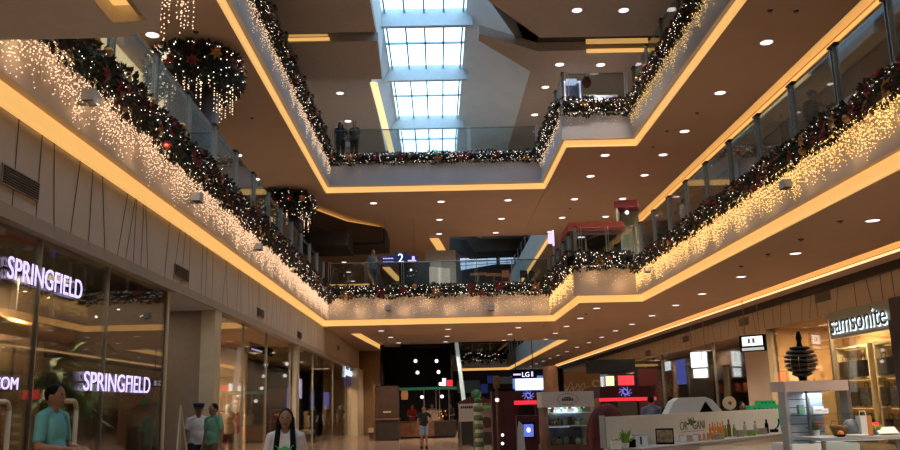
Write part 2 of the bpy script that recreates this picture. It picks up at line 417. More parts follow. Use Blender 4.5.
# ---------------------------------------------------------------- next atrium, far end
E4 = [(.9, 47.8), (.9, 88), (7.0, 88), (7.07, 47.8)]
def edge4(E, zc, zf, mf):
    O = offs(E, .12)
    trim(ribbon(M(), O, offs(E, -.05), zc+.24, zf), mf)
    trim(ribbon(M(), offs(E, .03), offs(E, -.05), zc+.002, zc+.23), m_cove)
edge4([(2.0, 88), (7.0, 88), (7.07, 47.9)], ZC, ZF2, m_white)
edge4([(6.5, 84), (6.5, 47.3)], ZC2, ZF3+.2, m_white)
struct('floor_upper_end', M().box(WX0, 88.1, ZF2-.02, WX1, YE, ZF2+.01).box(7.1, 47.8, ZF2-.02, WX1, 88.1, ZF2+.01).box(WX0, 59, ZF2-.02, .9, 88, ZF2+.01), m_floor2)
k = M()
k.box(.7, 47.9, 1.6, .95, 48.3, ZC2-.2)
struct('wall_end_upper', M().box(.6, 92, ZF2, 14, 92.3, 13.4), m_dark)
# daylight windows at the far end of level two
k = M(); kf = M()
wx = [(2.5, 5.6), (5.9, 8.0)]
def wq(k, c, y0, y1):
    c = [bY(a, b, y0) for a, b in c]; k.extr([(p.x, p.z) for p in c], 1, y0, y1); return k
struct('wall_end_high', wq(M(), [(447, 290), (447, 232), (549, 232), (549, 290)], 75.6, 75.8), mat('far_brown_wall', (.10, .075, .06), .7, var=.2, scale=.3))
trim(wq(wq(M(), [(449, 238), (466, 240), (474, 252), (520, 250), (520, 257), (470, 259), (449, 246)], 75.3, 75.5), [(462, 276), (462, 270), (497, 264), (520, 265), (520, 290), (462, 290)], 75.3, 75.5), m_dark)
struct('window_2', wq(wq(M(), [(461, 270), (460, 258.5), (496, 257), (496.5, 264)], 75.4, 75.5), [(500, 264), (500, 257), (514, 256.5), (514, 263.5)], 75.4, 75.5), mat('daylight_window', (.8, .9, 1), .3, emit=(.55, .74, 1.0), es=.75))
for i in (466, 476.5, 487, 507): wq(kf, [(i-.25, 270), (i-.25, 257), (i+.25, 257), (i+.25, 270)], 75.25, 75.35)
for a, b in ((262.5, 259.3), (266, 262)): wq(kf, [(460, a), (460, a-.4), (515, b-.4), (515, b)], 75.25, 75.35)
trim(kf, m_dark)
struct('wall_end_window', M().box(.6, 91.8, 12.4, 14, 92.0, 22), mat('far_wall_grey', (.20, .19, .18), .8, var=.1))
# black hall behind the far left part of the ground floor
struct('wall_hall_black', M().box(-3.1, 50.5, 0, .75, 50.7, ZC).box(-3.25, 48.3, 0, -3.1, 50.6, ZC).box(.62, 48.0, 0, .75, 50.6, ZC), m_black)
struct('ceiling_hall_black', M().box(-2.1, 48.0, 4.74, .62, 50.5, 4.86), m_black)
trim(M().extr([(.88, ZC), (1.08, ZC), (1.42, 1.7), (1.20, 1.7)], 1, 47.9, 48.3), mat('pale_blue_edge_light', (.6, .8, .9), .4, emit=(.45, .70, .80), es=.22))
for i, (px, py) in enumerate([(415.5, 361), (436.5, 361), (417.5, 372.5), (438.5, 372), (440.5, 384)]):
    p = bY(px, py, 49.6)
    t = thing('pendant_lamp', ['round white lamp at the upper left of the black hall opening', 'round white lamp at the upper right of the black hall opening',
        'round white lamp at the lower left of the black hall opening', 'round white lamp right of centre, lower row in the black hall opening',
        'lowest white lamp in the black hall, above the white and red box'][i], 'lamp', p, 0, 'lamps in the black hall')
    obj('lamp_globe', M().ball((0,0,0), .10, n=10, m=6), m_lamp, t, True)
    obj('cord', M().tube((0,0,.08), (0,0,4.745-p.z), .012, n=5), m_black, t)

# ---------------------------------------------------------------- downlights
def downlight(p, label, grp, r=.13, spot=SPOT_W, size=1.05):
    t = thing('ceiling_downlight', label, 'ceiling light', p, 0, grp)
    k = M(); k.lathe([(r*1.25, -.004), (r*1.30, -.012), (r*1.02, -.016), (r*.98, -.004)], n=20)
    obj('trim_ring', k, m_trimring, t)
    obj('diffuser', M().lathe([(r, -.017), (r*.99, -.013)], n=20), m_lamp, t)
    if spot:
        l = lamp('SPOT', 'spot', (0, 0, -.06), spot, SPOT_COL, t, spot_size=rad(125), spot_blend=.6, shadow_soft_size=.12)
        l.visible_camera = True
    return t
ORD = ['first', 'second', 'third', 'fourth', 'fifth', 'sixth', 'seventh', 'eighth', 'ninth', 'tenth', 'eleventh', 'twelfth', 'thirteenth']
def row(pts, h, text, grp, r=.13, spot=SPOT_W):
    for i, (x, y) in enumerate(pts):
        p = bz(x, y, h); p.z = h+EYE
        downlight(p, '%s round downlight from the front, %s' % (ORD[i], text), grp, r, spot)
h1, h2, hA, hH = ZC-EYE, ZC2-EYE, ZA-EYE, ZH-EYE
G1, G2, G3 = 'downlights in the ground floor ceiling', 'downlights in the level two ceiling', 'downlights in the roof ceilings'
row([(381, 330.6), (390.6, 337), (398.6, 342.6), (405.5, 347.5), (411, 352)], h1, 'slanting row on the far left ground ceiling', G1)
row([(448, 329), (447, 336), (445.6, 341.6)], h1, 'centre row of the far ground ceiling', G1)
row([(518, 327.4), (510, 334), (504, 340)], h1, 'row right of centre, far ground ceiling', G1)
row([(596.6, 308), (580.4, 318), (566.6, 326), (555.4, 333), (545.8, 339)], h1, 'ground ceiling row behind the recessed atrium corner', G1)
row([(872.6, 220), (795.4, 253), (741, 276.4), (702, 293.6), (675.6, 305), (652, 315.4), (632, 324), (615.6, 330.6), (601.6, 337), (588.8, 342.4), (577, 347), (566.8, 351.6), (558, 355)],
    h1, 'long row on the right-hand ground ceiling', G1)
row([(550, 358), (543, 361), (536.4, 363.6), (531, 366)], h1, 'farthest short row of the ground ceiling', G1, spot=0)
row([(605, 155), (590.5, 176), (574.5, 199), (562, 217.5), (550, 231.7)], h2, 'level two ceiling row behind the atrium corner', G2, .16)
row([(766.5, 42), (720, 92.5), (684.5, 131), (663, 154.5), (644.5, 175), (622.5, 198.5), (605.5, 216.5)], h2, 'row on the right-hand level two ceiling', G2, .16)
row([(508, 200), (501.5, 218.5), (495.7, 232.5)], h2, 'row right of centre, far level two ceiling', G2, .16)
row([(441, 201.5), (439.5, 219.5), (439, 233.7)], h2, 'centre row of the far level two ceiling', G2, .16)
row([(237.5, 155), (256, 179)], h2, 'row on the left-hand level two ceiling', G2, .16)
row([(373.5, 203)], h2, 'level two, above the black stepped bulkhead', G2, .16)
row([(344, 262), (348.5, 272), (353, 281)], h2, 'level two row left of the standing man', G2, .16, 0)
downlight(bz(152.5, 34.5, h2), 'round downlight beside the pale ceiling edge at the upper left', G2, .16)
row([(577, 10), (559.6, 64.3)], hA, 'left-hand row of the right roof ceiling', G3, .17)
row([(623.6, 10), (600.6, 64.6)], hA, 'right-hand row of the right roof ceiling', G3, .17)
row([(587, 85), (545.4, 87), (534.6, 114.6)], hH, 'far right roof ceiling beside the skylight well', G3, .17)
row([(340, 93), (348, 121)], hH, 'roof ceiling above the two standing women', G3, .17)
# unseen downlights added overhead to brighten the near ceiling, left wall and counter
for i, (x, y) in enumerate([(9, 5), (9, 9), (-6.5, 10), (-6.5, 15), (9.2, 1), (-4.2, 4.5), (-4.2, 1), (-3.2, -3), (7.9, 7), (7.9, 4), (7.9, 10.5)]):
    downlight(Vector((x, y, ZC2 if x < -6 else ZC)), 'added unseen downlight over the front of the hall, %s one' % ORD[i], 'added downlights near the front', .13, SPOT_W*(2. if i > 4 else 1))
# small sprinkler heads in the ceilings
for i, (x, y, h) in enumerate([(840, 221, h1), (801, 239, h1), (768, 254, h1), (741, 266, h1), (543.5, 325.5, h1), (586, 314, h1),
        (796, 11, h2), (770, 10.5, h2), (697, 113, h2), (196, 32, h2), (252, 118, h2), (570, 208.5, h2), (667, 131, h2), (653, 147, h2)]):
    p = bz(x, y, h); t = thing('sprinkler_head', 'small dark sprinkler head in the %s ceiling, %s one from the %s' % ('ground floor' if h == h1 else 'level two', ORD[i % 13 if i < 6 else i-6], 'front'), 'sprinkler', p, 0, 'ceiling sprinklers')
    obj('escutcheon', M().lathe([(.07, -.001), (.05, -.02)], n=10), m_dark, t); obj('nozzle', M().lathe([(.02, -.02), (.02, -.05), (.045, -.055), (.045, -.06)], n=8), m_steel, t)

# ---------------------------------------------------------------- ground floor left: shop fronts
WLX = XL-.05                                            # face of the left wall
k = M(); k.box(WLX-.35, 7.0, LIN, WLX, 53.2, ZC)
struct('wall_left', k, m_wall)
k = M()                                                 # irregular joints between the tall panels
yy = 7.4
random.seed(3)
while yy < 53:
    s = random.choice([0, 0, 0, .16, -.16, .3, -.25])
    a = yy
    k.add([(WLX+.004, a-.014, LIN+.16), (WLX+.004, a+.014, LIN+.16), (WLX+.004, a+s+.014, ZC), (WLX+.004, a+s-.014, ZC)], [(0, 1, 2, 3)])
    yy += random.choice([.35, .6, .9, .5])
trim(k, m_joint)
trim(M().box(WLX-.3, 7.0, LIN-.02, WLX+.03, 53.2, LIN+.15), mat('lintel_band', (.36, .30, .24), .6, var=.03))
# wall return and recess after the first shop
struct('wall_recess', M().box(-7.2, 19.0, 0, WLX, 19.35, LIN).box(-7.2, 15.9, 0, -7.0, 19.0, LIN), mat('recess_wall', (.33, .26, .20), .7, var=.04))
struct('ceiling_recess', M().box(-7.2, 15.9, LIN-.03, WLX-.01, 19.0, LIN+.02), m_white)
trim(M().box(-5.15, 18.9, 0, WLX+.01, 19.42, LIN-.02), m_cream)
lamp('AREA', 'recess_light', (-6.0, 17.6, LIN-.06), 12, (1, .85, .7), size=.5)
# first shop: dark glass
k = M(); k.box(WLX-.13, 7.0, 0, WLX-.11, 15.9, LIN)
struct('window_3', k, m_dglass)
k = M()
for y in (7.0, 8.7, 10.75, 13.0, 15.86): k.box(WLX-.15, y-.012, 0, WLX-.09, y+.012, LIN)
trim(k, m_steel)
trim(M().box(WLX-.16, 15.84, 0, WLX-.08, 15.94, LIN), m_cream)
IX = -11.5
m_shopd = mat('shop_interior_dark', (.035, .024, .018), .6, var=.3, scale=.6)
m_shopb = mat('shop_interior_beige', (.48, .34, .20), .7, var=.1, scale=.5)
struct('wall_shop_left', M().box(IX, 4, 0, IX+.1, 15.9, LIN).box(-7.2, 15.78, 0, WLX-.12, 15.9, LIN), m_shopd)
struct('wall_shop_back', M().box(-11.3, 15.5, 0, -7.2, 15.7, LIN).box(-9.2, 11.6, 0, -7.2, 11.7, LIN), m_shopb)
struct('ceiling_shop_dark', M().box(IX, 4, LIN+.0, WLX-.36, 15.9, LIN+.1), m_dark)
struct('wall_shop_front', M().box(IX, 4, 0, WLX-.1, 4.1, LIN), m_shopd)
lamp('AREA', 'shop_ceiling_lamp', (-6.2, 13.6, LIN-.1), 260, (1, .75, .45), size=.8)
lamp('AREA', 'shop_ceiling_lamp', (-5.7, 10.6, LIN-.1), 60, (1, .75, .45), size=.5)
R90 = (pi/2, 0, pi/2)
def wallsign(label, body, pts, name='shop_sign', X=WLX-.07, mm=None, bold=.0, sx=None, cat='sign'):
    """letters on the left glass, reading away from the camera; pts: px of left-middle, right-middle, height px"""
    (x1, y1), (x2, y2), size = pts
    a, b = bX(x1, y1, X), bX(x2, y2, X)
    c = (a+b)/2; t = thing(name, label, cat, c)
    o = textmesh('letters', body, size, mm or m_sign, t, (0, 0, 0), (pi/2, 0, pi/2), .004, 'CENTER', 1, bold)
    wd = max(v.co.x for v in o.data.vertices)-min(v.co.x for v in o.data.vertices)
    o.scale = (abs(b.y-a.y)/wd, 1, 1)
    return t
def halo(t, w_, h_):
    obj('back_rail', M().box(-.035, -w_/2, -.012, -.02, w_/2, .012), m_black, t)
s1 = wallsign('upper glowing violet SPRINGFIELD letters on the dark shop glass', 'SPRINGFIELD', ((8, 266.8), (82, 292.2), .37)); halo(s1, 2.2, .2)
s2 = wallsign('lower glowing violet SPRINGFIELD letters beside the dark shop entrance', 'SPRINGFIELD', ((84, 381.6), (150, 386.5), .38)); halo(s2, 2.9, .2)
s3 = wallsign('glowing violet COM letters at the left end of the shop glass', '.COM', ((-10, 382.5), (18, 385), .20))
a = bX(61, 248, WLX-.3)
t = thing('small_sign', 'small violet lit blade sign high behind the dark shop glass', 'sign', a)
obj('panel', M().box(-.02, -.10, -.06, .02, .12, .10), m_sign, t); obj('bracket', M().box(-.01, -.20, -.16, .01, -.18, .16), m_signo, t)
# brass duct, picture, palm, security gates in the dark shop
t = thing('brass_duct', 'brass coloured horizontal duct inside the dark shop', 'duct', (-6.35, 14.1, 2.85))
obj('pipe', M().tube((-.2, -1.2, 0), (-.2, 1.3, 0), .13, .13, 16).tube((-.2, -1.25, 0), (-.2, -1.2, 0), .16, .16, 16), mat('brass', (.6, .36, .16), .3, .9, emit=(1, .5, .2), es=.05), t, True)
obj('hanger', M().tube((-.2, -.6, .1), (-.2, -.6, 1.0), .015, n=6).tube((-.2, .7, .1), (-.2, .7, 1.0), .015, n=6), m_steel, t)
p = bX(2, 366, -7.0)
t = thing('picture_frame', 'dark framed picture hanging on the beige shop wall', 'picture', (p.x, p.y, p.z))
k = M()
for a0, b0, a1, b1 in ((-.32, -.4, .32, -.35), (-.32, .35, .32, .4), (-.32, -.4, -.27, .4), (.27, -.4, .32, .4)): k.box(0, a0, b0, .04, a1, b1)
obj('frame', k, m_dark, t); obj('canvas', M().box(.0, -.27, -.35, .02, .27, .35), m_shopb, t)
struct('wall_shop_partition', M().box(-7.35, 8.0, 0, -7.1, 15.76, LIN), m_shopb)
def palm(x, y, h, label, n=24, spread=.55):
    t = thing('potted_palm', label, 'plant', (x, y, 0))
    obj('pot', M().lathe([(.16, 0), (.22, .35), (.24, .38), (.20, .38), (.19, .34)], n=14), m_black, t, True)
    k = M(); st = M()
    for j in range(5):
        bx_, by_ = random.uniform(-.07, .07), random.uniform(-.07, .07)
        hh = h*random.uniform(.6, .9)
        st.tube((bx_, by_, .33), (bx_*2, by_*2, hh), .018, .012, 6)
        for i in range(n//3):
            a = random.uniform(0, 2*pi); L_ = spread*random.uniform(.6, 1.1); z = hh*random.uniform(.75, 1.1)
            c0 = Vector((bx_*2, by_*2, z)); prev = None
            for q in range(5):
                u = q/4
                cen = c0+Vector((cos(a)*L_*u, sin(a)*L_*u, .28*u-.45*u*u)); wd = .05*sin(pi*min(1, .12+u*.88))+.004
                side = Vector((-sin(a), cos(a), 0))*wd
                cur = (cen-side, cen+side)
                if prev: k.quad(prev[0], prev[1], cur[1], cur[0])
                prev = cur
    obj('stems', st, m_wood, t); obj('leaves', k, mat('palm_leaf_'+str(int(x*10)), (.05, .15, .04), .6, var=.4, scale=5), t)
palm(-5.55, 13.1, 2.55, 'tall potted palm with drooping leaves behind the dark glass, beside the man', 42, .7)
palm(-5.75, 14.7, 2.75, 'bushy potted palm deeper inside the dark shop', 40, .7)
palm(-6.3, 11.9, 1.9, 'lower potted palm at the left of the dark shop interior', 30, .6)
def gate(x, y, label, h=1.66):
    t = thing('security_gate', label, 'security gate', (x, y, 0))
    k = M(); pts = [(0, -.26, 0)]+[(0, -.26+.1*(1-cos(q*pi/8)), h-.1+.1*sin(q*pi/8)) for q in range(5)]+[(0, .16+.1*sin(q*pi/8), h-.1+.1*cos(q*pi/8)) for q in range(5)]+[(0, .26, 0)]
    k.path(pts, .028, 8)
    obj('loop', k, m_cream, t, True)
    obj('crossbar', M().box(-.02, -.25, h*.62, .02, .25, h*.62+.05), m_cream, t)
    obj('foot', M().box(-.06, -.32, 0, .06, .32, .05), m_steel, t)
    obj('red_cap', M().box(-.03, -.29, h*.80, .03, -.23, h*.84), m_maroon, t)
gate(-4.30, 10.25, 'cream anti-theft gate loop right behind the man in the blue shirt')
gate(-4.75, 9.55, 'cream anti-theft gate loop at the left edge of the photo')
t = thing('clothes_rail', 'rail of dark clothes low inside the dark shop', 'clothes rail', (-6.75, 9.0, 0))
obj('rail', M().tube((0, -.7, 1.35), (0, .7, 1.35), .015).tube((0, -.7, 0), (0, -.7, 1.35), .015).tube((0, .7, 0), (0, .7, 1.35), .015), m_steel, t)
for i in range(8): obj('garment', M().box(-.22, -.6+i*.16, .55, .22, -.5+i*.16, 1.3), [m_maroon, m_dark, m_teal][i % 3], t)
# folding sign easel by the recess
p = bz(179, 449, -1.5)
t = thing('easel', 'slim white folding easel leaning at the shop corner beside the guard', 'easel', (-4.75, 16.3, 0))
obj('leg', M().tube((0, -.05, 1.62), (.10, .55, 0), .018), m_cream, t); obj('leg', M().tube((0, -.05, 1.62), (-.12, .45, 0), .018), m_cream, t)
obj('leg', M().tube((0, -.05, 1.60), (.05, -.5, 0), .018), m_cream, t); obj('ledge', M().box(-.16, .12, .75, .16, .2, .79), m_cream, t)

# second shop: clear glass with lit interior
k = M(); k.box(WLX-.13, 19.42, 0, WLX-.11, 52.4, LIN)
struct('window_4', k, m_sglass)  # clear glass up to the cream pilaster
k = M()
for y in (19.42, 22.2, 25.2, 29.2, 34.5, 41.0, 47.0): k.box(WLX-.15, y-.012, 0, WLX-.09, y+.012, LIN)
trim(k, m_steel)
trim(M().box(WLX-.2, 30.2, 0, WLX-.05, 30.8, LIN), mat('speckled_column', (.5, .46, .38), .3, var=.3, scale=30))
struct('wall_shop_left_far', M().box(-10.0, 19.35, 0, -9.8, 30.3, LIN).box(-9.8, 30.1, 0, -6.6, 30.3, LIN), m_shopb)
struct('wall_shop_left_end', M().box(-8.4, 30.3, 0, -8.2, 53, LIN), m_shopd)
struct('ceiling_shop_beige', M().box(-10, 19.35, LIN+.03, WLX-.36, 53, LIN+.12), m_shopb)
for y, p_, x in ((21.5, 560, -7.4), (26.5, 700, -7.2), (33, 340, -6.6), (40, 200, -6.6), (47.5, 200, -6.4)):
    lamp('AREA', 'shop_ceiling_lamp', (x, y, LIN-.08), p_, (1, .76, .5), size=.9)
t = wallsign('white glowing lettering at the far end of the left shop glass', 'Jadores', ((344.5, 371.5), (357, 374.5), .62), mm=m_signw, bold=.0)
obj('back_panel', M().box(-.09, -3.2, -.75, -.05, 2.8, .7), m_blue, t)
trim(M().box(WLX-.3, 49.5, 0, WLX+.25, 53.3, LIN+.02), mat('cream_pilaster', (.80, .66, .46), .6, var=.03))
# long sign bar and screens inside the second shop
t = thing('hanging_shop_board', 'dark hanging board with violet edge inside the beige shop', 'sign', bX(262, 348, -6.2))
obj('board', M().box(-.03, -1.9, -.18, .03, 1.9, .18), m_black, t); obj('light_line', M().box(.035, -1.85, -.17, .05, -.2, -.12), m_sign, t)
obj('hanger', M().tube((0, -1.5, .18), (0, -1.5, 1.0), .01).tube((0, 1.5, .18), (0, 1.5, 1.0), .01), m_steel, t)
trim(M().box(-6.35, 21.0, 2.55, -6.2, 21.4, LIN), mat('white_lit_post', (.9, .85, .7), .5, emit=(1, .8, .5), es=.45))
for i, (px, py, Y, w_, h_) in enumerate([(288, 397, 27.0, .35, .75), (312, 402, 31.5, .5, 1.0), (300, 388, 29.2, .3, .8), (326, 400, 36, 1.1, .9)]):
    q = bX(px, py, -6.3-.1*i)
    t = thing('lit_display_panel', ['violet lit poster standing behind the shop glass above the walking woman', 'violet lit poster right of the walking woman', 'slim white-violet lit strip behind the shop glass', 'wide violet lit display at the far part of the left shop'][i], 'display', (q.x, q.y, 0))
    obj('screen', M().box(.02, -w_, q.z-h_*.6, .05, w_, q.z+h_*.5), [m_signo, m_signo, m_sign, m_signo][i], t)
    obj('frame', M().box(-.04, -w_-.05, 0, .02, w_+.05, q.z+h_*.5+.05), m_dark, t)
# clothes racks and shelves in the second shop
for i, (x, y, n_, c_) in enumerate([(-7.6, 21.2, 9, m_maroon), (-7.9, 24.5, 9, m_dark), (-6.3, 26.0, 8, m_maroon), (-6.2, 33.5, 10, m_dark), (-6.4, 38.5, 10, m_dark), (-6.4, 44, 10, m_wood)]):
    t = thing('clothes_rail', 'steel rail of hanging clothes in the beige shop, %s from the entrance' % ORD[i], 'clothes rail', (x, y, 0), 0, 'clothes rails in the left shop')
    obj('rail', M().tube((0, -1, 1.5), (0, 1, 1.5), .018).tube((0, -1, 0), (0, -1, 1.5), .018).tube((0, 1, 0), (0, 1, 1.5), .018), m_steel, t)
    for j in range(n_):
        k = M(); yq = -.9+1.8*j/(n_-1); ln = random.uniform(.7, .95)
        k.prism([(-.06, yq-.03), (.06, yq-.03), (.2, yq), (.06, yq+.03), (-.06, yq+.03), (-.2, yq)], 1.42-ln, 1.40)
        k.tube((0, yq, 1.4), (0, yq, 1.5), .006, n=4)
        obj('garment', k, random.choice([c_, m_dark, m_maroon, m_shopb, cloth('navy_cloth', (.02, .03, .07))]), t)
for i, (x, y) in enumerate([(-9.5, 22.5), (-9.5, 25.5), (-9.5, 28.2)]):
    t = thing('wall_shelf_unit', 'wall shelf of folded clothes at the back of the beige shop, %s from the entrance' % ORD[i], 'shelf', (x, y, 0), 0, 'shelves in the left shop')
    obj('frame', M().box(-.2, -1.1, 0, -.15, 1.1, 2.3).box(-.2, -1.15, 0, .2, -1.1, 2.3).box(-.2, 1.1, 0, .2, 1.15, 2.3), m_wood, t)
    for z in (.4, .9, 1.4, 1.9):
        obj('shelf', M().box(-.2, -1.1, z, .2, 1.1, z+.03), m_wood, t)
        k = M()
        for q in range(5): k.box(-.12, -1+q*.42, z+.03, .15, -.7+q*.42, z+.03+random.uniform(.1, .28))
        obj('folded_clothes', k, random.choice([m_maroon, m_cream, m_kwhite, m_teal]), t)

# vents on both side walls
def vent(p, face, w_, h_, label, grp):
    t = thing('wall_vent', label, 'vent', p, 0, grp)
    s = 1 if face > 0 else -1
    obj('frame', M().box(0, -w_/2, -h_/2, s*.015, w_/2, h_/2), m_steel, t)
    k = M(); n = 7
    for i in range(n): z = -h_/2+.03+(h_-.06)*i/(n-1); k.box(s*.015, -w_/2+.03, z-.008, s*.028, w_/2-.03, z+.008)
    obj('louvre', k, m_dark, t)
for i, (x, y) in enumerate([(20, 183), (181, 273), (260, 313), (299, 335), (338, 348), (361.5, 357)]):
    p = bX(x, y, WLX); vent(p+Vector((.005, 0, 0)), 1, .92, .24, 'louvred air vent in the left wall above the shops, %s from the front' % ORD[i], 'vents in the left wall')

# ---------------------------------------------------------------- right side ground floor
WR = 11.9; LR = 3.94; TR = 4.68
struct('wall_right', M().box(WR, YB, LR, WR+.3, 84, ZC), m_wall)
k = M(); yy = 4.; random.seed(5)
while yy < 84:
    s = random.choice([0, 0, .2, -.2, .35, -.3])
    k.add([(WR-.004, yy-.02, LR+.02), (WR-.004, yy+.02, LR+.02), (WR-.004, yy+s+.02, ZC-.2), (WR-.004, yy+s-.02, ZC-.2)], [(0, 1, 2, 3)])
    yy += random.choice([.6, .9, 1.3])
trim(k, m_joint)
trim(M().box(WR-.12, YB, ZC-.22, WR, 84, ZC), m_dark)
for i, (x, y) in enumerate([(823, 297), (744, 322), (686, 339), (648, 353), (620, 362)]):
    p = bX(x, y, WR); vent(p-Vector((.005, 0, 0)), -1, 1.1, .3, 'louvred air vent in the right wall above the shops, %s from the front' % ORD[i], 'vents in the right wall')
k = M(); k.box(WR+.10, 6, 0, WR+.12, 84, LR); struct('window_5', k, m_sglass)
k = M()
for y in (18.5, 22.2, 26.5, 32.3, 38.0, 47, 56, 66): k.box(WR+.06, y-.03, 0, WR+.16, y+.03, LR)
trim(k, m_steel)
trim(M().box(WR-.15, 21.5, 0, WR+.5, 22.35, LR+.02).box(WR-.2, 19.3, 0, WR+.1, 22.4, 3.4), mat('dark_blue_pier', (.025, .03, .05), .4, var=.1))
trim(M().box(WR-.02, 31.4, 0, WR+.3, 33.8, LR), m_wall)
m_sam = mat('luggage_shop_wall', (.74, .46, .22), .6, var=.05, scale=.6)
struct('wall_shop_right', M().box(14.6, 18, 0, 14.8, 31.4, LR).box(WR+.3, 31.3, 0, 14.6, 31.4, LR).box(WR+.5, 19, 0, 14.6, 19.1, LR), m_sam)
struct('wall_shop_right_far', M().box(14.0, 31.4, 0, 14.2, 84, LR), mat('shop_interior_brown', (.10, .06, .04), .6, var=.4, scale=.5))
struct('ceiling_shop_right', M().box(WR+.25, 6, LR, WX1, 84, LR+.1), m_sam)
struct('wall_shop_right_near', M().box(14.6, YB, 0, 14.8, 18, LR), m_sam)
for y, p_ in ((21.5, 300), (25, 420), (29, 420)): lamp('AREA', 'shop_ceiling_lamp', (13.3, y, LR-.08), p_, (1, .74, .42), size=.9)
for y, p_ in ((36, 200), (43, 200), (52, 200), (64, 200), (76, 200)): lamp('AREA', 'shop_ceiling_lamp', (13.0, y, LR-.08), p_, (1, .8, .6), size=.9)
# samsonite sign facing the hall
def darkcopy(t, o, mm):
    c = o.copy(); c.name = 'letter_faces'; c.data = o.data.copy(); c.data.materials.clear(); c.data.materials.append(mm); COL.objects.link(c); c.parent = t; c.location = (-.05, -.05, .03)
def rsign(label, body, p1, p2, size, X, mm, bold=.01):
    a, b = bX(*p1, X), bX(*p2, X); c = (a+b)/2
    t = thing('shop_sign', label, 'sign', c)
    o = textmesh('letters', body, size, mm, t, (0, 0, 0), (pi/2, 0, -pi/2), .004, 'CENTER', 1, bold)
    wd = max(v.co.x for v in o.data.vertices)-min(v.co.x for v in o.data.vertices)
    o.scale = (abs(b.y-a.y)/wd, 1, 1)
    return t
t = rsign('glowing white samsonite lettering on the right-hand shop front', 'samsonite', (831, 326), (887, 316.5), .80, WR-.06, m_signw, .0)
darkcopy(t, t.children[0], mat('dark_letter_face', (.03, .05, .06), .4))
obj('backing', M().box(.04, -1.85, -.36, .06, 1.85, .44), mat('sage_backing', (.35, .38, .32), .5), t)
obj('back_rail', M().box(.02, -1.7, -.04, .13, 1.7, .0), m_steel, t)
# luggage shelves
def shelfunit(y, label):
    t = thing('display_shelf', label, 'shelf', (14.3, y, 0))
    obj('back_panel', M().box(.2, -1.1, 0, .28, 1.1, 3.2), mat('shelf_glow_wall_%d' % int(y), (.75, .55, .28), .5, var=.03), t)
    for s in (-1.12, 1.12): obj('side_panel', M().box(-.25, s-.04, 0, .28, s+.04, 3.2), m_cream, t)
    for z in (.1, 1.1, 2.05, 3.1): obj('shelf', M().box(-.25, -1.1, z, .2, 1.1, z+.06), m_cream, t)
    for z in (1.08, 2.03, 3.08):
        obj('shelf_light', M().box(.05, -1.05, z-.02, .15, 1.05, z), mat('shelf_light_%d_%d' % (int(y), int(z)), (1, .8, .4), .4, emit=(1, .66, .26), es=1.6), t)
def bag(y, z, w_, h_, mm, label, kind='suitcase'):
    t = thing('suitcase' if kind == 'suitcase' else 'handbag', label, 'bag', (14.12, y, z))
    k = M(); b = .05
    k.prism([(-.14, -w_/2+b), (-.14+b, -w_/2), (.10, -w_/2), (.14, -w_/2+b), (.14, w_/2-b), (.10, w_/2), (-.14+b, w_/2), (-.14, w_/2-b)], 0.03, h_)
    obj('shell', k, mm, t)
    obj('handle', M().path([(0, -w_*.25, h_), (0, -w_*.25, h_+.16), (0, w_*.25, h_+.16), (0, w_*.25, h_)], .014), m_black, t)
    k = M(); k.box(-.155, -w_/2+.04, h_*.35, -.14, w_/2-.04, h_*.37).box(-.155, -w_/2+.04, h_*.7, -.14, w_/2-.04, h_*.72)
    obj('zip_seam', k, m_black, t)
    if kind == 'suitcase':
        for s in (-1, 1): obj('wheel', M().tube((-.03, s*w_*.35, .03), (.03, s*w_*.35, .03), .03, .03, 10), m_black, t)
shelfunit(24.3, 'glowing shelf unit of luggage beside the dark blue pier'); shelfunit(26.9, 'glowing shelf unit holding the red bag in the luggage shop'); shelfunit(29.6, 'left-hand glowing shelf unit in the luggage shop')
cs = [m_black, m_maroon, cloth('grey_case', (.06, .06, .07)), m_dark]
n = 0
for y0 in (24.3, 26.9, 29.6):
    for z in (.16, 1.16, 2.11):
        for dy in (-.65, .1, .7):
            n += 1
            mm = m_maroon if (y0 == 26.9 and z > 2 and dy < 0) else cs[(n*5) % 4 if (n*5) % 4 != 1 else 0]
            bag(y0+dy, z, .5, .60 if z < 2 else (.80 if mm is m_maroon else .55), mm, '%s travel bag, %s shelf, %s place, %s luggage unit' % ('dark red' if mm is m_maroon else 'dark', {.16: 'bottom', 1.16: 'middle', 2.11: 'top'}[z], {-.65: 'right', .1: 'middle', .7: 'left'}[dy], {24.3: 'right-hand', 26.9: 'middle', 29.6: 'left-hand'}[y0]), 'suitcase' if z < 2 else 'handbag')
# television and hanging lit box
a, b = bX(740, 336, 10.9), bX(766, 351, 10.9)
c = (a+b)/2
t = thing('wall_screen', 'dark framed screen with a white page hanging above the right shops', 'screen', (c.x, c.y, c.z), rad(-48)); t.scale = (.68, .68, .68)
obj('housing', M().box(-.72, 0, -.42, .72, .12, .42), m_black, t); obj('screen', M().box(-.56, -.01, -.12, .56, 0, .34), m_signw, t)
obj('caption_bar', M().box(-.6, -.012, -.36, .6, 0, -.22), mat('dim_lit_white', (.8, .9, .9), .4, emit=(.7, .85, .85), es=.5), t)
obj('picture_marks', M().box(-.25, -.014, 0, -.12, -.011, .25).box(.0, -.014, 0, .14, -.011, .25), m_kgrey, t)
obj('hanger', M().tube((-.4, .06, .42), (-.4, .06, (ZC-c.z)/.68-.005), .02).tube((.4, .06, .42), (.4, .06, (ZC-c.z)/.68-.005), .02), m_steel, t)
a = bX(699, 362, 11.2)
t = thing('lit_sign_box', 'white glowing two-part sign box hanging by the right shops', 'sign', (a.x, a.y, a.z), rad(-45))
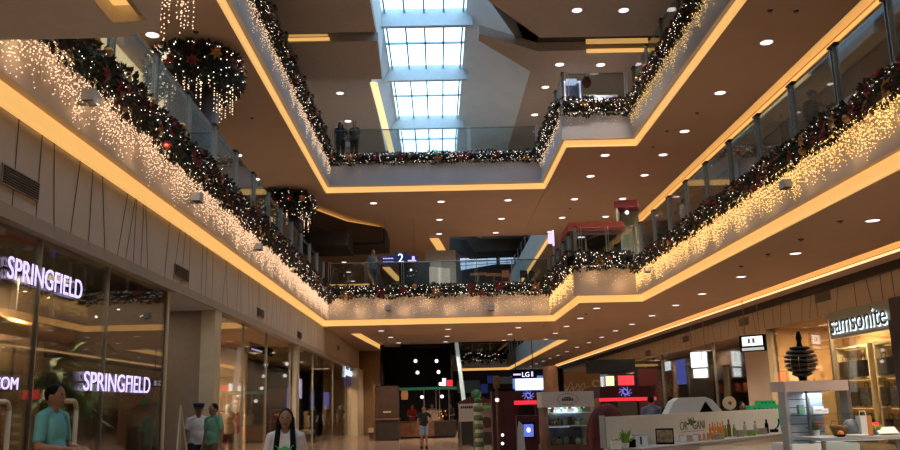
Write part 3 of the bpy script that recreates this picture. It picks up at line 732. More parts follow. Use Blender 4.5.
obj('upper_panel', M().box(-.36, -.03, -.22, .36, .03, .42), m_signw, t); obj('lower_panel', M().box(-.28, -.03, -.66, .34, .03, -.30), m_signw, t)
obj('mark', M().box(.14, -.036, 0, .17, -.031, .4), m_kgrey, t)
obj('frame', M().box(-.40, .032, -.7, .40, .08, .46), m_steel, t)
obj('hanger', M().tube((-.3, .05, .46), (-.3, .05, ZC-a.z-.005), .015).tube((.3, .05, .46), (.3, .05, ZC-a.z-.005), .015), m_steel, t)

# ---------------------------------------------------------------- balustrades
def balustrade(p0, p1, zf, label, void, step=1.95, top=1.15, rail=True, clamp=True):
    """glass balustrade from p0 to p1; void: unit vector (x, y) towards the void"""
    p0, p1 = Vector((*p0, 0)), Vector((*p1, 0)); d = p1-p0; L_ = d.length; n = max(1, round(L_/step)); t_ = d/L_
    an = math.atan2(d.y, d.x)
    t = thing('glass_balustrade', label, 'balustrade', (p0.x, p0.y, zf), an)
    sgn = 1 if Vector((-sin(an), cos(an), 0)).dot(Vector((*void, 0))) > 0 else -1
    for i in range(n+1):
        x = L_*i/n
        k = M(); s = sgn*.0
        k.box(x-.05, s-.05, -.30, x-.035, s+.05, top+.04).box(x+.035, s-.05, -.30, x+.05, s+.05, top+.04)
        obj('post', k, m_alu, t)
        if clamp: obj('clamp', M().box(x-.15, s-.05, top+.05, x+.15, s+.05, top+.085).box(x-.03, s-.06, top-.02, x+.03, s+.06, top+.05), m_dark, t)
        if i < n:
            obj('glass_pane', M().box(x+.08, -.008, .04, x+L_/n-.08, .008, top), m_bglass, t)
    if rail: obj('handrail', M().tube((0, -sgn*.06, top-.02), (L_, -sgn*.06, top-.02), .025, n=8), m_steel, t)
    return t
balustrade((XL-.02, 8.2), (XL-.02, 36.4), ZF2, 'long glass balustrade behind the garland on the left of level two', (1, 0))
balustrade((XL+.2, YF+.05), (XJ-.1, YF+.05), ZF2, 'glass balustrade across the far end of level two', (0, -1), step=1.6, clamp=False)
balustrade((XJ+.05, YF-.2), (XJ+.05, YJ+.3), ZF2, 'short glass balustrade at the recessed corner of level two', (-1, 0), step=1.6)
balustrade((XJ+.2, YJ+.08), (XR-.1, YJ+.08), ZF2, 'glass balustrade in front of the red-roofed kiosk on level two', (0, -1), step=1.1, clamp=False)
balustrade((XR+.08, YJ-.2), (XR+.08, 3), ZF2, 'long glass balustrade behind the garland on the right of level two', (-1, 0))
balustrade((X3L-.02, 17.0), (-4.74, 36.4), ZF3, 'glass balustrade along the left of level three', (1, 0))
balustrade((-4.5, 36.65), (4.55, 36.65), ZF3, 'glass balustrade across the far end of level three', (0, -1), step=3.0, clamp=False)
balustrade((4.84, 36.4), (4.86, 30.7), ZF3, 'short glass balustrade at the recessed corner of level three', (-1, 0), step=1.9)
balustrade((5.0, 30.48), (7.2, 30.48), ZF3, 'glass balustrade before the lit display case on level three', (0, -1), step=2.2, clamp=False)
balustrade((X3R+.06, 30.2), (X3R+.06, 12), ZF3, 'glass balustrade along the right of level three', (-1, 0))
balustrade((6.55, 47.6), (6.55, 84), ZF3+.2, 'far glass balustrade of level three in the second atrium', (-1, 0), step=3)
balustrade((7.1, 47.9), (7.1, 87.5), ZF2, 'far right glass balustrade of level two in the second atrium', (-1, 0), step=3)
balustrade((1.6, 88.05), (7.0, 88.05), ZF2, 'far end glass balustrade of level two in the second atrium', (0, -1), step=2, clamp=False)

# ---------------------------------------------------------------- garlands and icicle lights
def along(pts, u):
    for a, b in zip(pts, pts[1:]):
        l = (Vector(b)-Vector(a)).length
        if u <= l: return Vector(a)+(Vector(b)-Vector(a))*u/l, (Vector(b)-Vector(a))/l
        u -= l
    l = (Vector(b)-Vector(a)).length
    return Vector(b), (Vector(b)-Vector(a))/l
def garland(p0, p1, zc, label, dens, leaf, bulbs, ry=.20, rz=.36, nrm=(1, 0), fl=1.3, br=.014, bowsize=.17):
    p0, p1 = Vector((*p0, zc)), Vector((*p1, zc)); d = p1-p0; L_ = d.length; t_ = d/L_; nv = Vector((*nrm, 0))
    t = thing('garland', label, 'garland', p0)
    core = M(); prof = []
    nseg = max(2, int(L_/.6))
    for i in range(nseg):
        a, b = t_*L_*i/nseg, t_*L_*(i+1)/nseg
        vs = []
        for q in (a, b):
            for j in range(8):
                an = 2*pi*j/8; vs.append(q+nv*cos(an)*ry*.72+Vector((0, 0, sin(an)*rz*.72)))
        core.add(vs, [(j, (j+1) % 8, 8+(j+1) % 8, 8+j) for j in range(8)])
    obj('core', core, m_leafg, t)
    k = M(); bm = M()
    for i in range(int(L_*dens)):
        u = random.uniform(0, L_); an = random.uniform(0, 2*pi); rr = random.uniform(.7, 1.15)
        lump = 1+.18*sin(u*3.1)+.12*sin(u*7.3+1)
        c = t_*u+nv*cos(an)*ry*rr*lump+Vector((0, 0, sin(an)*rz*rr*lump))
        dr = (nv*cos(an)+Vector((0, 0, sin(an)-.2))+t_*random.uniform(-1, 1)).normalized()
        sd = dr.cross(Vector((random.uniform(-1, 1), random.uniform(-1, 1), random.uniform(-1, 1)))).normalized()*leaf*.28
        tip = c+dr*leaf
        k.add([c-sd*.6, c+dr*leaf*.5-sd, tip, c+dr*leaf*.5+sd], [(0, 1, 2, 3)])
    obj('foliage', k, m_leaf, t)
    for i in range(int(L_*bulbs)):
        u = random.uniform(0, L_); an = random.uniform(pi*.5, pi*1.5)
        c = t_*u-nv*cos(an)*ry*1.12+Vector((0, 0, sin(an)*rz*1.08))
        bm.octa(c, br)
    bo = obj('fairy_bulbs', bm, m_bulbw, t)
    if L_*bulbs > 100: bo['kind'] = 'stuff'
    nf = int(L_/fl)
    for i in range(min(nf, 60)):
        u = L_*(i+.5)/nf+random.uniform(-.2, .2); an = random.uniform(-.9, .9)
        c = t_*u+nv*cos(an)*ry*1.05+Vector((0, 0, sin(an)*rz*.9))
        k = M(); R_ = bowsize*random.uniform(.8, 1.2)
        side = t_; up = Vector((0, 0, 1))
        for j in range(7):
            a = 2*pi*j/7+random.uniform(-.1, .1); dv = side*cos(a)+up*sin(a); pv = side*-sin(a)+up*cos(a)
            k.add([c, c+dv*R_*.5+pv*R_*.22+nv*.05, c+dv*R_+nv*.02, c+dv*R_*.5-pv*R_*.22+nv*.05], [(0, 1, 2, 3)])
        obj('poinsettia', k, m_red if i % 3 else m_gold, t)
        if i % 2 == 0:
            c2 = c+t_*random.uniform(.3, .5)+up*random.uniform(-.15, .15)
            obj('bauble', M().ball(c2, bowsize*.42, n=10, m=6), m_gold if i % 4 else m_red, t, True)
    return t
def icicles(p0, p1, zt, label, per_m, drop, mb, nrm, br=.011, step=.075, clump=.5, gap=.02, vis=1.0, glow=0):
    """curtain of fairy lights hung just off the fascia"""
    p0, p1 = Vector((*p0, zt)), Vector((*p1, zt)); d = p1-p0; L_ = d.length; t_ = d/L_; nv = Vector((*nrm, 0))
    t = thing('icicle_lights', label, 'string lights', p0+nv*.03)
    wires = M(); bm = M(); wires.tube((0, 0, 0), t_*L_, .006, n=4)
    n = int(L_*per_m); ph = random.uniform(0, 6)
    for i in range(n):
        u = L_*(i+.5)/n+random.uniform(-.3, .3)/per_m
        env = .74+.22*sin(u*4.2+ph)*clump+.16*clump*sin(u*9.1+2*ph)
        dl = drop*env*random.uniform(.55, 1.12)
        c = t_*u
        if i % 4 == 0: wires.tube(c, c+Vector((0, 0, -dl)), .0025, n=3, cap=False)
        m_ = max(1, int(dl/step))
        for j in range(m_):
            if random.random() > vis: continue
            z = -dl*(j+random.uniform(.2, .8))/m_
            bm.octa(c+Vector((0, 0, z))+t_*random.uniform(-.05, .05)+nv*random.uniform(-.01, .03), br*random.uniform(.7, 1.2))
    obj('wires', wires, m_wire, t); bo = obj('bulbs', bm, mb, t); bo['kind'] = 'stuff'
    if glow:
        q = int(L_/.9)
        for i in range(q):
            lamp('POINT', 'bulb_light', t_*L_*(i+.5)/q+nv*.2+Vector((0, 0, -.45-.3*(i % 2))), GLOW*glow, (1, .66, .36) if mb is m_bulbl else (1, .58, .22), t, shadow_soft_size=.008)
    return t
o_ = .12
GZ2, GZ3 = EYE+4.83, EYE+10.63
garland((XL+o_+.12, 7.7), (XL+o_+.12, 23), GZ2-.20, 'near half of the long Christmas garland, left of level two', 330, .11, 26, nrm=(1, 0), fl=.45, bowsize=.17, br=.0095, rz=.24, ry=.16)
garland((XL+o_+.12, 23), (XL+o_+.12, YF-.2), GZ2-.18, 'far half of the long Christmas garland, left of level two', 200, .12, 20, nrm=(1, 0), fl=.6, bowsize=.17, br=.012, rz=.24, ry=.16)
garland((XL+.2, YF-o_-.12), (XJ-.15, YF-o_-.12), GZ2-.03, 'Christmas garland across the far end of level two', 260, .13, 27, nrm=(0, -1), rz=.20, fl=1.3, br=.017, bowsize=.26)
garland((XJ-o_-.12, YF-.4), (XJ-o_-.12, YJ-.3), GZ2, 'short garland at the recessed corner of level two', 220, .16, 30, nrm=(-1, 0), rz=.28, fl=1.3, br=.018)
garland((XJ-.1, YJ-o_-.12), (XR-.3, YJ-o_-.12), GZ2+.03, 'garland below the red-roofed kiosk on level two', 260, .14, 40, nrm=(0, -1), rz=.24, fl=1.3, br=.018, bowsize=.2)
garland((XR-o_-.12, YJ-.3), (XR-o_-.12, 17), GZ2-.22, 'far half of the long Christmas garland, right of level two', 200, .12, 20, nrm=(-1, 0), rz=.19, ry=.15, fl=.7, bowsize=.18, br=.011)
garland((XR-o_-.12, 17), (XR-o_-.12, 3), GZ2-.24, 'near half of the long Christmas garland, right of level two', 360, .10, 24, nrm=(-1, 0), rz=.18, ry=.15, fl=.5, bowsize=.17, br=.0095)
garland((X3L+o_+.12, 17.0), (-4.72+o_+.12, 36.4), GZ3-.05, 'long Christmas garland along the left of level three', 240, .12, 24, nrm=(1, 0), rz=.21, ry=.16, fl=.7, br=.014, bowsize=.2)
garland((-4.5, 36.6-o_-.12), (4.6, 36.6-o_-.12), GZ3, 'Christmas garland across the far end of level three', 260, .12, 28, nrm=(0, -1), rz=.19, fl=1.3, br=.017, bowsize=.24)
garland((4.76-o_-.1, 36.3), (4.80-o_-.1, 30.2), GZ3, 'short garland at the recessed corner of level three', 220, .15, 32, nrm=(-1, 0), rz=.26, fl=1.3, br=.018)
garland((4.75, 30.4-o_-.12), (7.25, 30.4-o_-.12), GZ3, 'garland below the lit display case on level three', 260, .15, 44, nrm=(0, -1), rz=.26, fl=1.2, br=.02)
garland((X3R-o_-.12, 30.1), (X3R-o_-.12, 14), GZ3-.05, 'long Christmas garland along the right of level three', 240, .12, 26, nrm=(-1, 0), rz=.21, ry=.16, fl=.7, br=.014, bowsize=.2)
garland((2.1, 87.8), (7.0, 87.8), ZF2-.2, 'distant dark garland across the second atrium', 60, .35, 8, nrm=(0, -1), rz=.4, fl=2, br=.03, bowsize=.3)
IZ2, IZ3 = ZF2-.22, ZF3-.2
icicles((XL+o_+.02, 7.7), (XL+o_+.02, 36.4), IZ2, 'curtain of fairy lights on the left fascia of level two', 40, 1.28, m_bulbl, (1, 0), br=.0082, step=.08, clump=.25, glow=1)
icicles((XL+.1, YF-o_-.02), (XJ-.1, YF-o_-.02), IZ2, 'curtain of fairy lights on the far fascia of level two', 14, 1.25, m_bulbl, (0, -1), br=.010, step=.13, clump=.1, vis=.8, glow=1)
icicles((XJ-o_-.02, YF-.2), (XJ-o_-.02, YJ-.1), IZ2, 'fairy lights at the recessed corner fascia of level two', 22, 1.15, m_bulbr, (-1, 0), br=.012, step=.10, clump=.5, glow=1)
icicles((XJ, YJ-o_-.02), (XR-.3, YJ-o_-.02), IZ2, 'faint fairy lights on the fascia below the red-roofed kiosk', 12, 1.15, m_bulbl, (0, -1), br=.008, step=.14, clump=.1, vis=.7, glow=.8)
icicles((XR-o_-.02, YJ-.1), (XR-o_-.02, 3), IZ2, 'golden curtain of fairy lights on the right fascia of level two', 44, 1.18, m_bulbr, (-1, 0), br=.0092, step=.078, clump=.2, glow=1)
icicles((X3L+o_+.02, 14), (-4.72+o_+.02, 36.4), IZ3, 'curtain of fairy lights on the left fascia of level three', 20, 1.2, m_bulbl, (1, 0), br=.011, step=.1, glow=.18)
icicles((-4.6, 36.6-o_-.02), (4.65, 36.6-o_-.02), IZ3, 'faint fairy lights on the far fascia of level three', 10, .9, m_bulbl, (0, -1), br=.007, step=.16, clump=.2, vis=.7, glow=.15)
icicles((4.76-o_-.02, 36.3), (4.8-o_-.02, 30.3), IZ3, 'fairy lights at the recessed corner fascia of level three', 16, 1.1, m_bulbl, (-1, 0), br=.012, step=.12, glow=.15)
icicles((4.75, 30.4-o_-.02), (7.3, 30.4-o_-.02), IZ3, 'fairy lights on the fascia below the lit display case', 14, .95, m_bulbl, (0, -1), br=.010, step=.12, glow=.15)
icicles((X3R-o_-.02, 30.2), (X3R-o_-.02, 14), IZ3, 'curtain of fairy lights on the right fascia of level three', 20, 1.15, m_bulbr, (-1, 0), br=.010, step=.1, glow=.15)

# small floodlights fixed on the fascias
for i, (p, s, txt) in enumerate([(bX(77, 103, XL+.1), 1, 'near left'), (bX(188, 202, XL+.1), 1, 'middle left'), (bX(252, 250, XL+.1), 1, 'far left'),
        (bX(795, 188, XR-.1), -1, 'right'), (bX(653, 272, XR-.1), -1, 'far right')]):
    t = thing('wall_floodlight', 'small grey floodlight fixed among the fairy lights, %s fascia' % txt, 'floodlight', (XL+.12 if s > 0 else XR-.12, p.y, p.z))
    obj('bracket', M().box(0, -.05, -.03, s*.12, .05, .02), m_steel, t)
    obj('housing', M().extr([(-.14, 0), (.14, 0), (.10, .16), (-.10, .16)], 0, s*.08, s*.24), m_kgrey, t)
    obj('lens', M().box(s*.09, -.12, -.01, s*.23, .12, .0), m_dark, t)
for i, (x, Y) in enumerate([(388.5, YF-.13), (491, YF-.13)]):
    p = bY(x, 311, Y)
    t = thing('wall_floodlight', 'small grey floodlight on the far fascia, %s one' % ('left' if i == 0 else 'right'), 'floodlight', p)
    obj('bracket', M().box(-.05, -.12, -.03, .05, 0, .02), m_steel, t); obj('housing', M().box(-.14, -.3, 0, .14, -.1, .22), m_kgrey, t); obj('lens', M().box(-.12, -.28, -.01, .12, -.12, .0), m_dark, t)

# ---------------------------------------------------------------- wreathed columns on level two
def column(x, y, label, r=.62, wr=1.15):
    t = thing('column', label, 'column', (x, y, ZF2))
    obj('shaft', M().lathe([(r+.08, .02), (r+.08, .25), (r, .3), (r, ZC2-ZF2-.02)], n=24), mat('dark_column_%d' % int(y), (.035, .025, .03), .4, var=.2), t, True)
    return t
def wreath(x, y, z, R_, label, per=900, lamps=260):
    t = thing('wreath', label, 'wreath', (x, y, z))
    k = M(); core = M(); bm = M(); ic = M()
    n = 28
    for i in range(n):
        a, b = 2*pi*i/n, 2*pi*(i+1)/n; vs = []
        for q in (a, b):
            for j in range(8):
                c = 2*pi*j/8; rr = R_+cos(c)*.24; vs.append((rr*cos(q), rr*sin(q), sin(c)*.36))
        core.add(vs, [(j, (j+1) % 8, 8+(j+1) % 8, 8+j) for j in range(8)])
    for i in range(per*3):
        q = random.uniform(0, 2*pi); c = random.uniform(0, 2*pi); f = random.uniform(.8, 1.25)
        rr = R_+cos(c)*.32*f; p = Vector((rr*cos(q), rr*sin(q), sin(c)*.45*f))
        if p.z > .5: continue
        dr = Vector((cos(c)*cos(q), cos(c)*sin(q), sin(c)))+Vector((random.uniform(-.6, .6), random.uniform(-.6, .6), random.uniform(-.6, .4))); dr.normalize()
        sd = dr.orthogonal().normalized()*.045
        k.add([p, p+dr*.07-sd, p+dr*.15, p+dr*.07+sd], [(0, 1, 2, 3)])
    for i in range(lamps):
        q = random.uniform(0, 2*pi); c = random.uniform(-2, 1.2); rr = R_+cos(c)*.42
        bm.octa((rr*cos(q), rr*sin(q), sin(c)*.52), .018)
    for i in range(60):
        q = random.uniform(0, 2*pi); dl = random.uniform(.25, .95); rr = R_+random.uniform(-.15, .25)
        for j in range(int(dl/.09)): ic.octa((rr*cos(q), rr*sin(q), -.35-dl*(j+random.random())/(dl/.09)), .016)
    obj('core', core, m_leafg, t); obj('foliage', k, m_leaf, t)
    b = obj('fairy_bulbs', bm, m_bulbw, t); b['kind'] = 'stuff'; b = obj('icicle_bulbs', ic, m_bulbl, t); b['kind'] = 'stuff'
    for i in range(14):
        q = 2*pi*i/14; c = Vector(((R_+.38)*cos(q), (R_+.38)*sin(q), random.uniform(-.2, .25)))
        kk = M(); nv = Vector((cos(q), sin(q), 0)); side = Vector((-sin(q), cos(q), 0)); up = Vector((0, 0, 1))
        for j in range(7):
            a = 2*pi*j/7; dv = side*cos(a)+up*sin(a); pv = side*-sin(a)+up*cos(a)
            kk.add([c, c+dv*.09+pv*.04+nv*.05, c+dv*.19+nv*.02, c+dv*.09-pv*.04+nv*.05], [(0, 1, 2, 3)])
        obj('poinsettia', kk, m_red if i % 3 else m_gold, t)
c1 = bz(207, 68, h2); c2 = bz(293, 199, h2)
column(c1.x, 21.2, 'near dark round column on the left of level two'); wreath(c1.x, 21.2, ZC2-.62, .85, 'large lit Christmas wreath round the near dark column')
column(c2.x, 36.3, 'far dark round column on the left of level two'); wreath(c2.x, 36.3, ZC2-.62, .80, 'smaller-looking lit wreath round the far dark column', 500, 160)
# cluster of icicle lights hanging at the top left
p = bz(176, -6, h2)
t = thing('icicle_cluster', 'loose bunch of fairy lights hanging from the ceiling at the upper left', 'string lights', (p.x, p.y, ZC2))
k = M(); kw = M()
for i in range(12):
    x, y = random.uniform(-.35, .35), random.uniform(-.2, .2); dl = random.uniform(.4, 1.15)
    kw.tube((x, y, 0), (x, y, -dl), .003, n=3, cap=False)
    for j in range(int(dl/.10)): k.octa((x+random.uniform(-.02, .02), y, -dl*(j+random.random())/(dl/.10)), .017)
obj('wires', kw, m_wire, t); b = obj('bulbs', k, m_bulbl, t); b['kind'] = 'stuff'

# ---------------------------------------------------------------- people
def solidify(k, voxel, name, mats):
    """one continuous skin over overlapping closed shapes"""
    me = k.mesh('tmp', mats); o = bpy.data.objects.new('tmp', me); COL.objects.link(o)
    r = o.modifiers.new('r', 'REMESH'); r.mode = 'VOXEL'; r.voxel_size = voxel; r.use_smooth_shade = True
    sm = o.modifiers.new('s', 'SMOOTH'); sm.iterations = 3; sm.factor = .5
    dg = bpy.context.evaluated_depsgraph_get(); dg.update()
    res = bpy.data.meshes.new_from_object(o.evaluated_get(dg)); res.name = name
    bpy.data.objects.remove(o)
    res.materials.clear(); res.materials.append(mats)
    for p in res.polygons: p.material_index = 0
    ob = bpy.data.objects.new(name, res); COL.objects.link(ob); return ob
def cap(k, a, b, ra, rb, n=12):
    k.tube(a, b, ra, rb, n); k.ball(a, ra, n=n, m=8); k.ball(b, rb, n=n, m=8)
def person(label, loc, rz, H, top, bottom, arms='hang', hair='short', shorts=False, hat=None, near=False, sleeves=.6, step=.0, logo=None, group=None, long_top=0., female=False, shoes=True, dummy=False):
    S = H/1.7; t = thing('mannequin' if dummy else 'person', label, 'mannequin' if dummy else 'person', loc, rz, group)
    V = lambda x, y, z: Vector((x*S, y*S, z*S))
    sw = .165 if female else .185
    hipw = .09
    vox = .010 if near else .016
    sh = {s: V(s*sw, 0, 1.385) for s in (-1, 1)}
    el = {s: V(s*(sw+.055), .02, 1.12) for s in (-1, 1)}; wr = {s: V(s*(sw+.06), -.05, .86) for s in (-1, 1)}
    if arms == 'walk': wr = {-1: V(-(sw+.05), -.14, .90), 1: V(sw+.05, .08, .87)}; el = {-1: V(-(sw+.06), .0, 1.12), 1: V(sw+.06, .07, 1.13)}
    if arms == 'front': el = {s: V(s*(sw+.06), -.02, 1.11) for s in (-1, 1)}; wr = {s: V(s*.10, -.26, 1.08) for s in (-1, 1)}
    if arms == 'hip': wr = {-1: V(-(sw+.06), -.05, .86), 1: V(sw-.02, -.10, 1.0)}; el = {-1: V(-(sw+.055), .02, 1.12), 1: V(sw+.17, .05, 1.14)}
    if arms == 'raise': el = {-1: V(-(sw+.10), -.12, 1.18), 1: V(sw+.10, -.12, 1.18)}; wr = {-1: V(-.08, -.30, 1.40), 1: V(.10, -.30, 1.40)}
    if arms == 'point': el = {-1: V(-(sw+.055), .02, 1.12), 1: V(sw+.12, -.18, 1.25)}; wr = {-1: V(-(sw+.06), -.05, .86), 1: V(sw+.1, -.44, 1.28)}
    hip = {s: V(s*hipw, 0, .90) for s in (-1, 1)}
    kn = {s: V(s*(hipw+.01), -.03-s*step*.5, .49) for s in (-1, 1)}; an = {s: V(s*(hipw+.015), .03-s*step, .09) for s in (-1, 1)}
    k = M()
    k.ball(V(0, .0, 1.24), .155*S*(.92 if female else 1), .105*S, .20*S, 14, 10)         # chest
    k.ball(V(0, .01, 1.36), .150*S*(.9 if female else 1), .075*S, .075*S, 14, 8)
    k.ball(V(0, .0, 1.06), .130*S, .095*S, .16*S, 14, 10)
    k.ball(V(0, .01, .95), .155*S, .110*S, .115*S, 14, 10)
    if not female: k.ball(V(0, -.03, 1.08), .12*S, .10*S, .13*S, 12, 8)
    cap(k, V(0, .01, 1.38), V(0, -.005, 1.50), .058*S, .054*S)
    for s in (-1, 1): cap(k, sh[s]+V(0, .008, .0), V(s*.035, .008, 1.45), .044*S, .036*S)
    hc = V(0, -.015, 1.588)
    k.ball(hc, .076*S, .095*S, .108*S, 16, 12); k.ball(hc+V(0, -.03, -.06), .052*S, .055*S, .052*S, 12, 8)
    k.ball(hc+V(0, -.095, -.02), .013*S, .018*S, .024*S, 8, 6)
    for s in (-1, 1): k.ball(hc+V(s*.078, .005, -.01), .010*S, .020*S, .030*S, 8, 6)
    hands = []
    for s in (-1, 1):
        cap(k, sh[s], el[s], .048*S, .038*S); cap(k, el[s], wr[s], .037*S, .025*S)
        d = (wr[s]-el[s]).normalized(); side = V(1, 0, 0).normalized() if abs(d.x) < .6 else Vector((0, 1, 0))
        fwd = d.cross(side).normalized(); side = fwd.cross(d).normalized()
        pc = wr[s]+d*.05*S
        if abs(d.z) > .6:                                # palm faces the thigh
            side, fwd = fwd, side
        k.ball(pc, .034*S, .034*S, .034*S, 10, 8); cap(k, wr[s], pc+d*.02*S, .024*S, .030*S)
        for q in range(4):
            off = side*(q-1.5)*.019*S; ln = (.060, .072, .068, .052)[q]*S
            a = pc+off+d*.022*S; b = a+d*ln*.55-fwd*s*.006*S; c = b+(d*.8+Vector((0, -.6, 0))*.6).normalized()*ln*.5
            cap(k, a, b, .0095*S, .0088*S, 8); cap(k, b, c, .0088*S, .0075*S, 8)
        a = wr[s]+d*.018*S-side*.026*S; b = a+(d*.6-side*.7).normalized()*.034*S
        cap(k, a, b, .012*S, .010*S, 8); cap(k, b, b+(d*.95-side*.15).normalized()*.026*S, .010*S, .008*S, 8)
        cap(k, hip[s], kn[s], .083*S, .055*S); cap(k, kn[s], an[s], .052*S, .034*S)
        k.ball(kn[s]*.6+an[s]*.4+V(0, .022, 0), .045*S, .045*S, .10*S, 10, 8)
        k.ball(an[s]+V(0, -.05, -.045), .04*S, .11*S, .038*S, 12, 8); cap(k, an[s], an[s]+V(0, .01, -.05), .034*S, .036*S)
    b = solidify(k, vox*S, 'body', m_kwhite if dummy else m_skin); b.parent = t
    # shirt
    k = M(); g = .016*S
    k.ball(V(0, .0, 1.24), .155*S*(.92 if female else 1)+g, .105*S+g, .205*S, 14, 10)
    k.ball(V(0, .01, 1.35), .152*S*(.9 if female else 1)+g, .080*S+g, .085*S, 14, 8)
    for q in range(5): k.ball(V(0, .005, 1.16-q*.055), (.148+.006*q)*S+g, .104*S+g, .12*S, 16, 10)
    for s in (-1, 1): cap(k, sh[s]+V(0, .008, .0), V(s*.04, .008, 1.44), .054*S, .050*S)
    k.ball(V(0, .005, 1.06), .135*S+g, .10*S+g, .16*S, 14, 10)
    if not female: k.ball(V(0, -.03, 1.08), .12*S+g, .10*S+g, .14*S, 12, 8)
    for s in (-1, 1):
        k.ball(sh[s], .058*S, n=12); k.tube(sh[s], sh[s]+(el[s]-sh[s])*min(1, sleeves*1.2), .057*S, .055*S, 12)
        if sleeves > .8: k.tube(el[s], el[s]+(wr[s]-el[s])*.9, .052*S, .038*S, 12); k.ball(el[s], .053*S)
    # flatten the torso tube front to back
    tp = solidify(k, .013*S, 'shirt', top)
    for v in tp.data.vertices: v.co.z = max(v.co.z, (.90-long_top)*S)
    tp.parent = t
    # trousers or shorts
    k = M()
    k.ball(V(0, .01, .94), .165*S, .125*S, .11*S, 14, 10)
    for s in (-1, 1):
        end = kn[s] if shorts else an[s]+V(0, 0, .0)
        if shorts: k.tube(hip[s], kn[s]+V(0, 0, .06), .098*S, .080*S, 14)
        else: k.tube(hip[s], kn[s], .098*S, .070*S, 14); k.ball(kn[s], .070*S); k.tube(kn[s], end, .070*S, .055*S, 14)
        k.ball(hip[s], .098*S)
    tr = solidify(k, .013*S, 'shorts' if shorts else 'trousers', bottom); tr.parent = t
    if shoes:
        for s in (-1, 1):
            k = M(); k.ball(an[s]+V(0, -.055, -.04), .048*S, .130*S, .045*S, 14, 8); k.tube(an[s]+V(0, 0, .02), an[s]+V(0, 0, -.05), .042*S, .046*S, 12)
            o = obj('shoe', k, m_black, t, True)
            mz = min(v.co.z for v in o.data.vertices)
            for v in o.data.vertices: v.co.z = max(v.co.z, 0.001)
    if dummy:
        obj('stand_base', M().lathe([(.22, -.06), (.22, -.045), (.02, -.04)], n=16), m_steel, t); return t
    # hair
    k = M(); k.ball(hc+V(0, .018, .022), .084*S, .096*S, .100*S, 14, 10)
    if hair == 'long':
        k.ball(hc+V(0, .05, -.06), .088*S, .055*S, .16*S, 12, 8)
        for s in (-1, 1): cap(k, hc+V(s*.072, .0, .0), V(s*.095, -.10, 1.26), .028*S, .036*S); cap(k, V(s*.085, -.03, 1.44), V(s*.085, -.11, 1.22), .03*S, .03*S)
        cap(k, V(0, .10, 1.5), V(0, .13, 1.28), .07*S, .05*S)
    if hair == 'tied': cap(k, hc+V(0, .09, .03), V(0, .13, 1.42), .04*S, .025*S)
    hr = solidify(k, .010*S, 'hair', m_hair)
    hr.parent = t
    for v in hr.data.vertices:                          # keep the face clear
        r = v.co-hc
        if r.y < -.045*S and r.z < .032*S and abs(r.x) < .060*S and r.z > -.14*S: v.co.y += (.05*S)
    for s in (-1, 1): obj('eye', M().ball(hc+V(s*.030, -.086, .012), .011*S, .007*S, .007*S, 8, 6), m_hair, t)
    obj('mouth', M().ball(hc+V(0, -.082, -.062), .024*S, .010*S, .006*S, 8, 6), m_maroon, t)
    if hat:
        k = M(); k.lathe([(.100*S, 0), (.104*S, .04*S), (.125*S, .075*S), (.09*S, .10*S)], hc+V(0, .012, .035), 18)
        k.add([hc+V(-.09, -.07, .04), hc+V(.09, -.07, .04), hc+V(.06, -.15, .025), hc+V(-.06, -.15, .025), hc+V(-.09, -.07, .05), hc+V(.09, -.07, .05), hc+V(.06, -.15, .035), hc+V(-.06, -.15, .035)],
              [(0, 3, 2, 1), (4, 5, 6, 7), (0, 1, 5, 4), (1, 2, 6, 5), (2, 3, 7, 6), (3, 0, 4, 7)])
        obj('cap', k, hat, t, True)
    if logo:
        o = obj('shirt_print', M().extr([(-.10*S, 1.17*S), (.10*S, 1.17*S), (.115*S, 1.215*S), (.10*S, 1.30*S), (.05*S, 1.265*S), (0, 1.29*S), (-.05*S, 1.265*S), (-.10*S, 1.30*S), (-.115*S, 1.215*S)], 1, -.128*S, -.06*S), logo, t)
    return t
c_white = cloth('white_cotton', (.75, .71, .71)); c_cyan = cloth('light_blue_shirt', (.12, .40, .46)); c_navy = cloth('navy_cloth', (.012, .015, .035))
c_greens = cloth('mint_shirt', (.17, .42, .30)); c_denim = cloth('pale_denim', (.22, .30, .42)); c_grey = cloth('grey_shirt', (.16, .17, .20)); c_blk = cloth('black_cloth', (.010, .010, .012))
def at(px, depth):      # ground position below a pixel column
    p = bY(px, 400, depth); return (p.x, p.y, 0)
def stand(px, py, depth):
    """ground point and height of a person whose head top is at the pixel"""
    p = bY(px, py, depth); return p
p = bY(286, 408.5, 9.0); print('woman', p)
person('woman with long black hair in a white shirt with a green print, walking forward', (p.x, p.y, 0), rad(5), p.z, c_white, c_navy, 'walk', 'long', near=True, sleeves=.55, female=True, logo=mat('green_print', (.05, .55, .16), .6))
p = bY(55, 384, 9.3); print('man', p)
person('man in a light blue shirt standing before the dark shop glass, seen side-on', (p.x, p.y, 0), rad(82), min(p.z, 1.82), c_cyan, c_navy, 'front', 'short', near=True, sleeves=.7)
p = bY(199, 401, 17.6); print('guard', p)
person('security guard in a white shirt and dark peaked cap beside the pillar', (p.x, p.y, 0), rad(25), p.z-.06, c_white, c_navy, 'hang', 'short', hat=c_navy, near=True, sleeves=.6)
p = bY(214, 403.5, 17.2); print('green', p)
person('man in a mint green shirt standing right of the security guard', (p.x, p.y, 0), rad(-35), p.z, c_greens, cloth('khaki_trousers', (.20, .13, .08)), 'hang', 'short', near=True, sleeves=.6)
p = bY(423.5, 406, 32); print('far', p)
person('person in a dark top and pale shorts standing on the shiny floor', (p.x, p.y, 0), rad(10), p.z, c_blk, c_denim, 'hip', 'short', shorts=True, sleeves=.5)
p = bY(373, 250, 37.6)
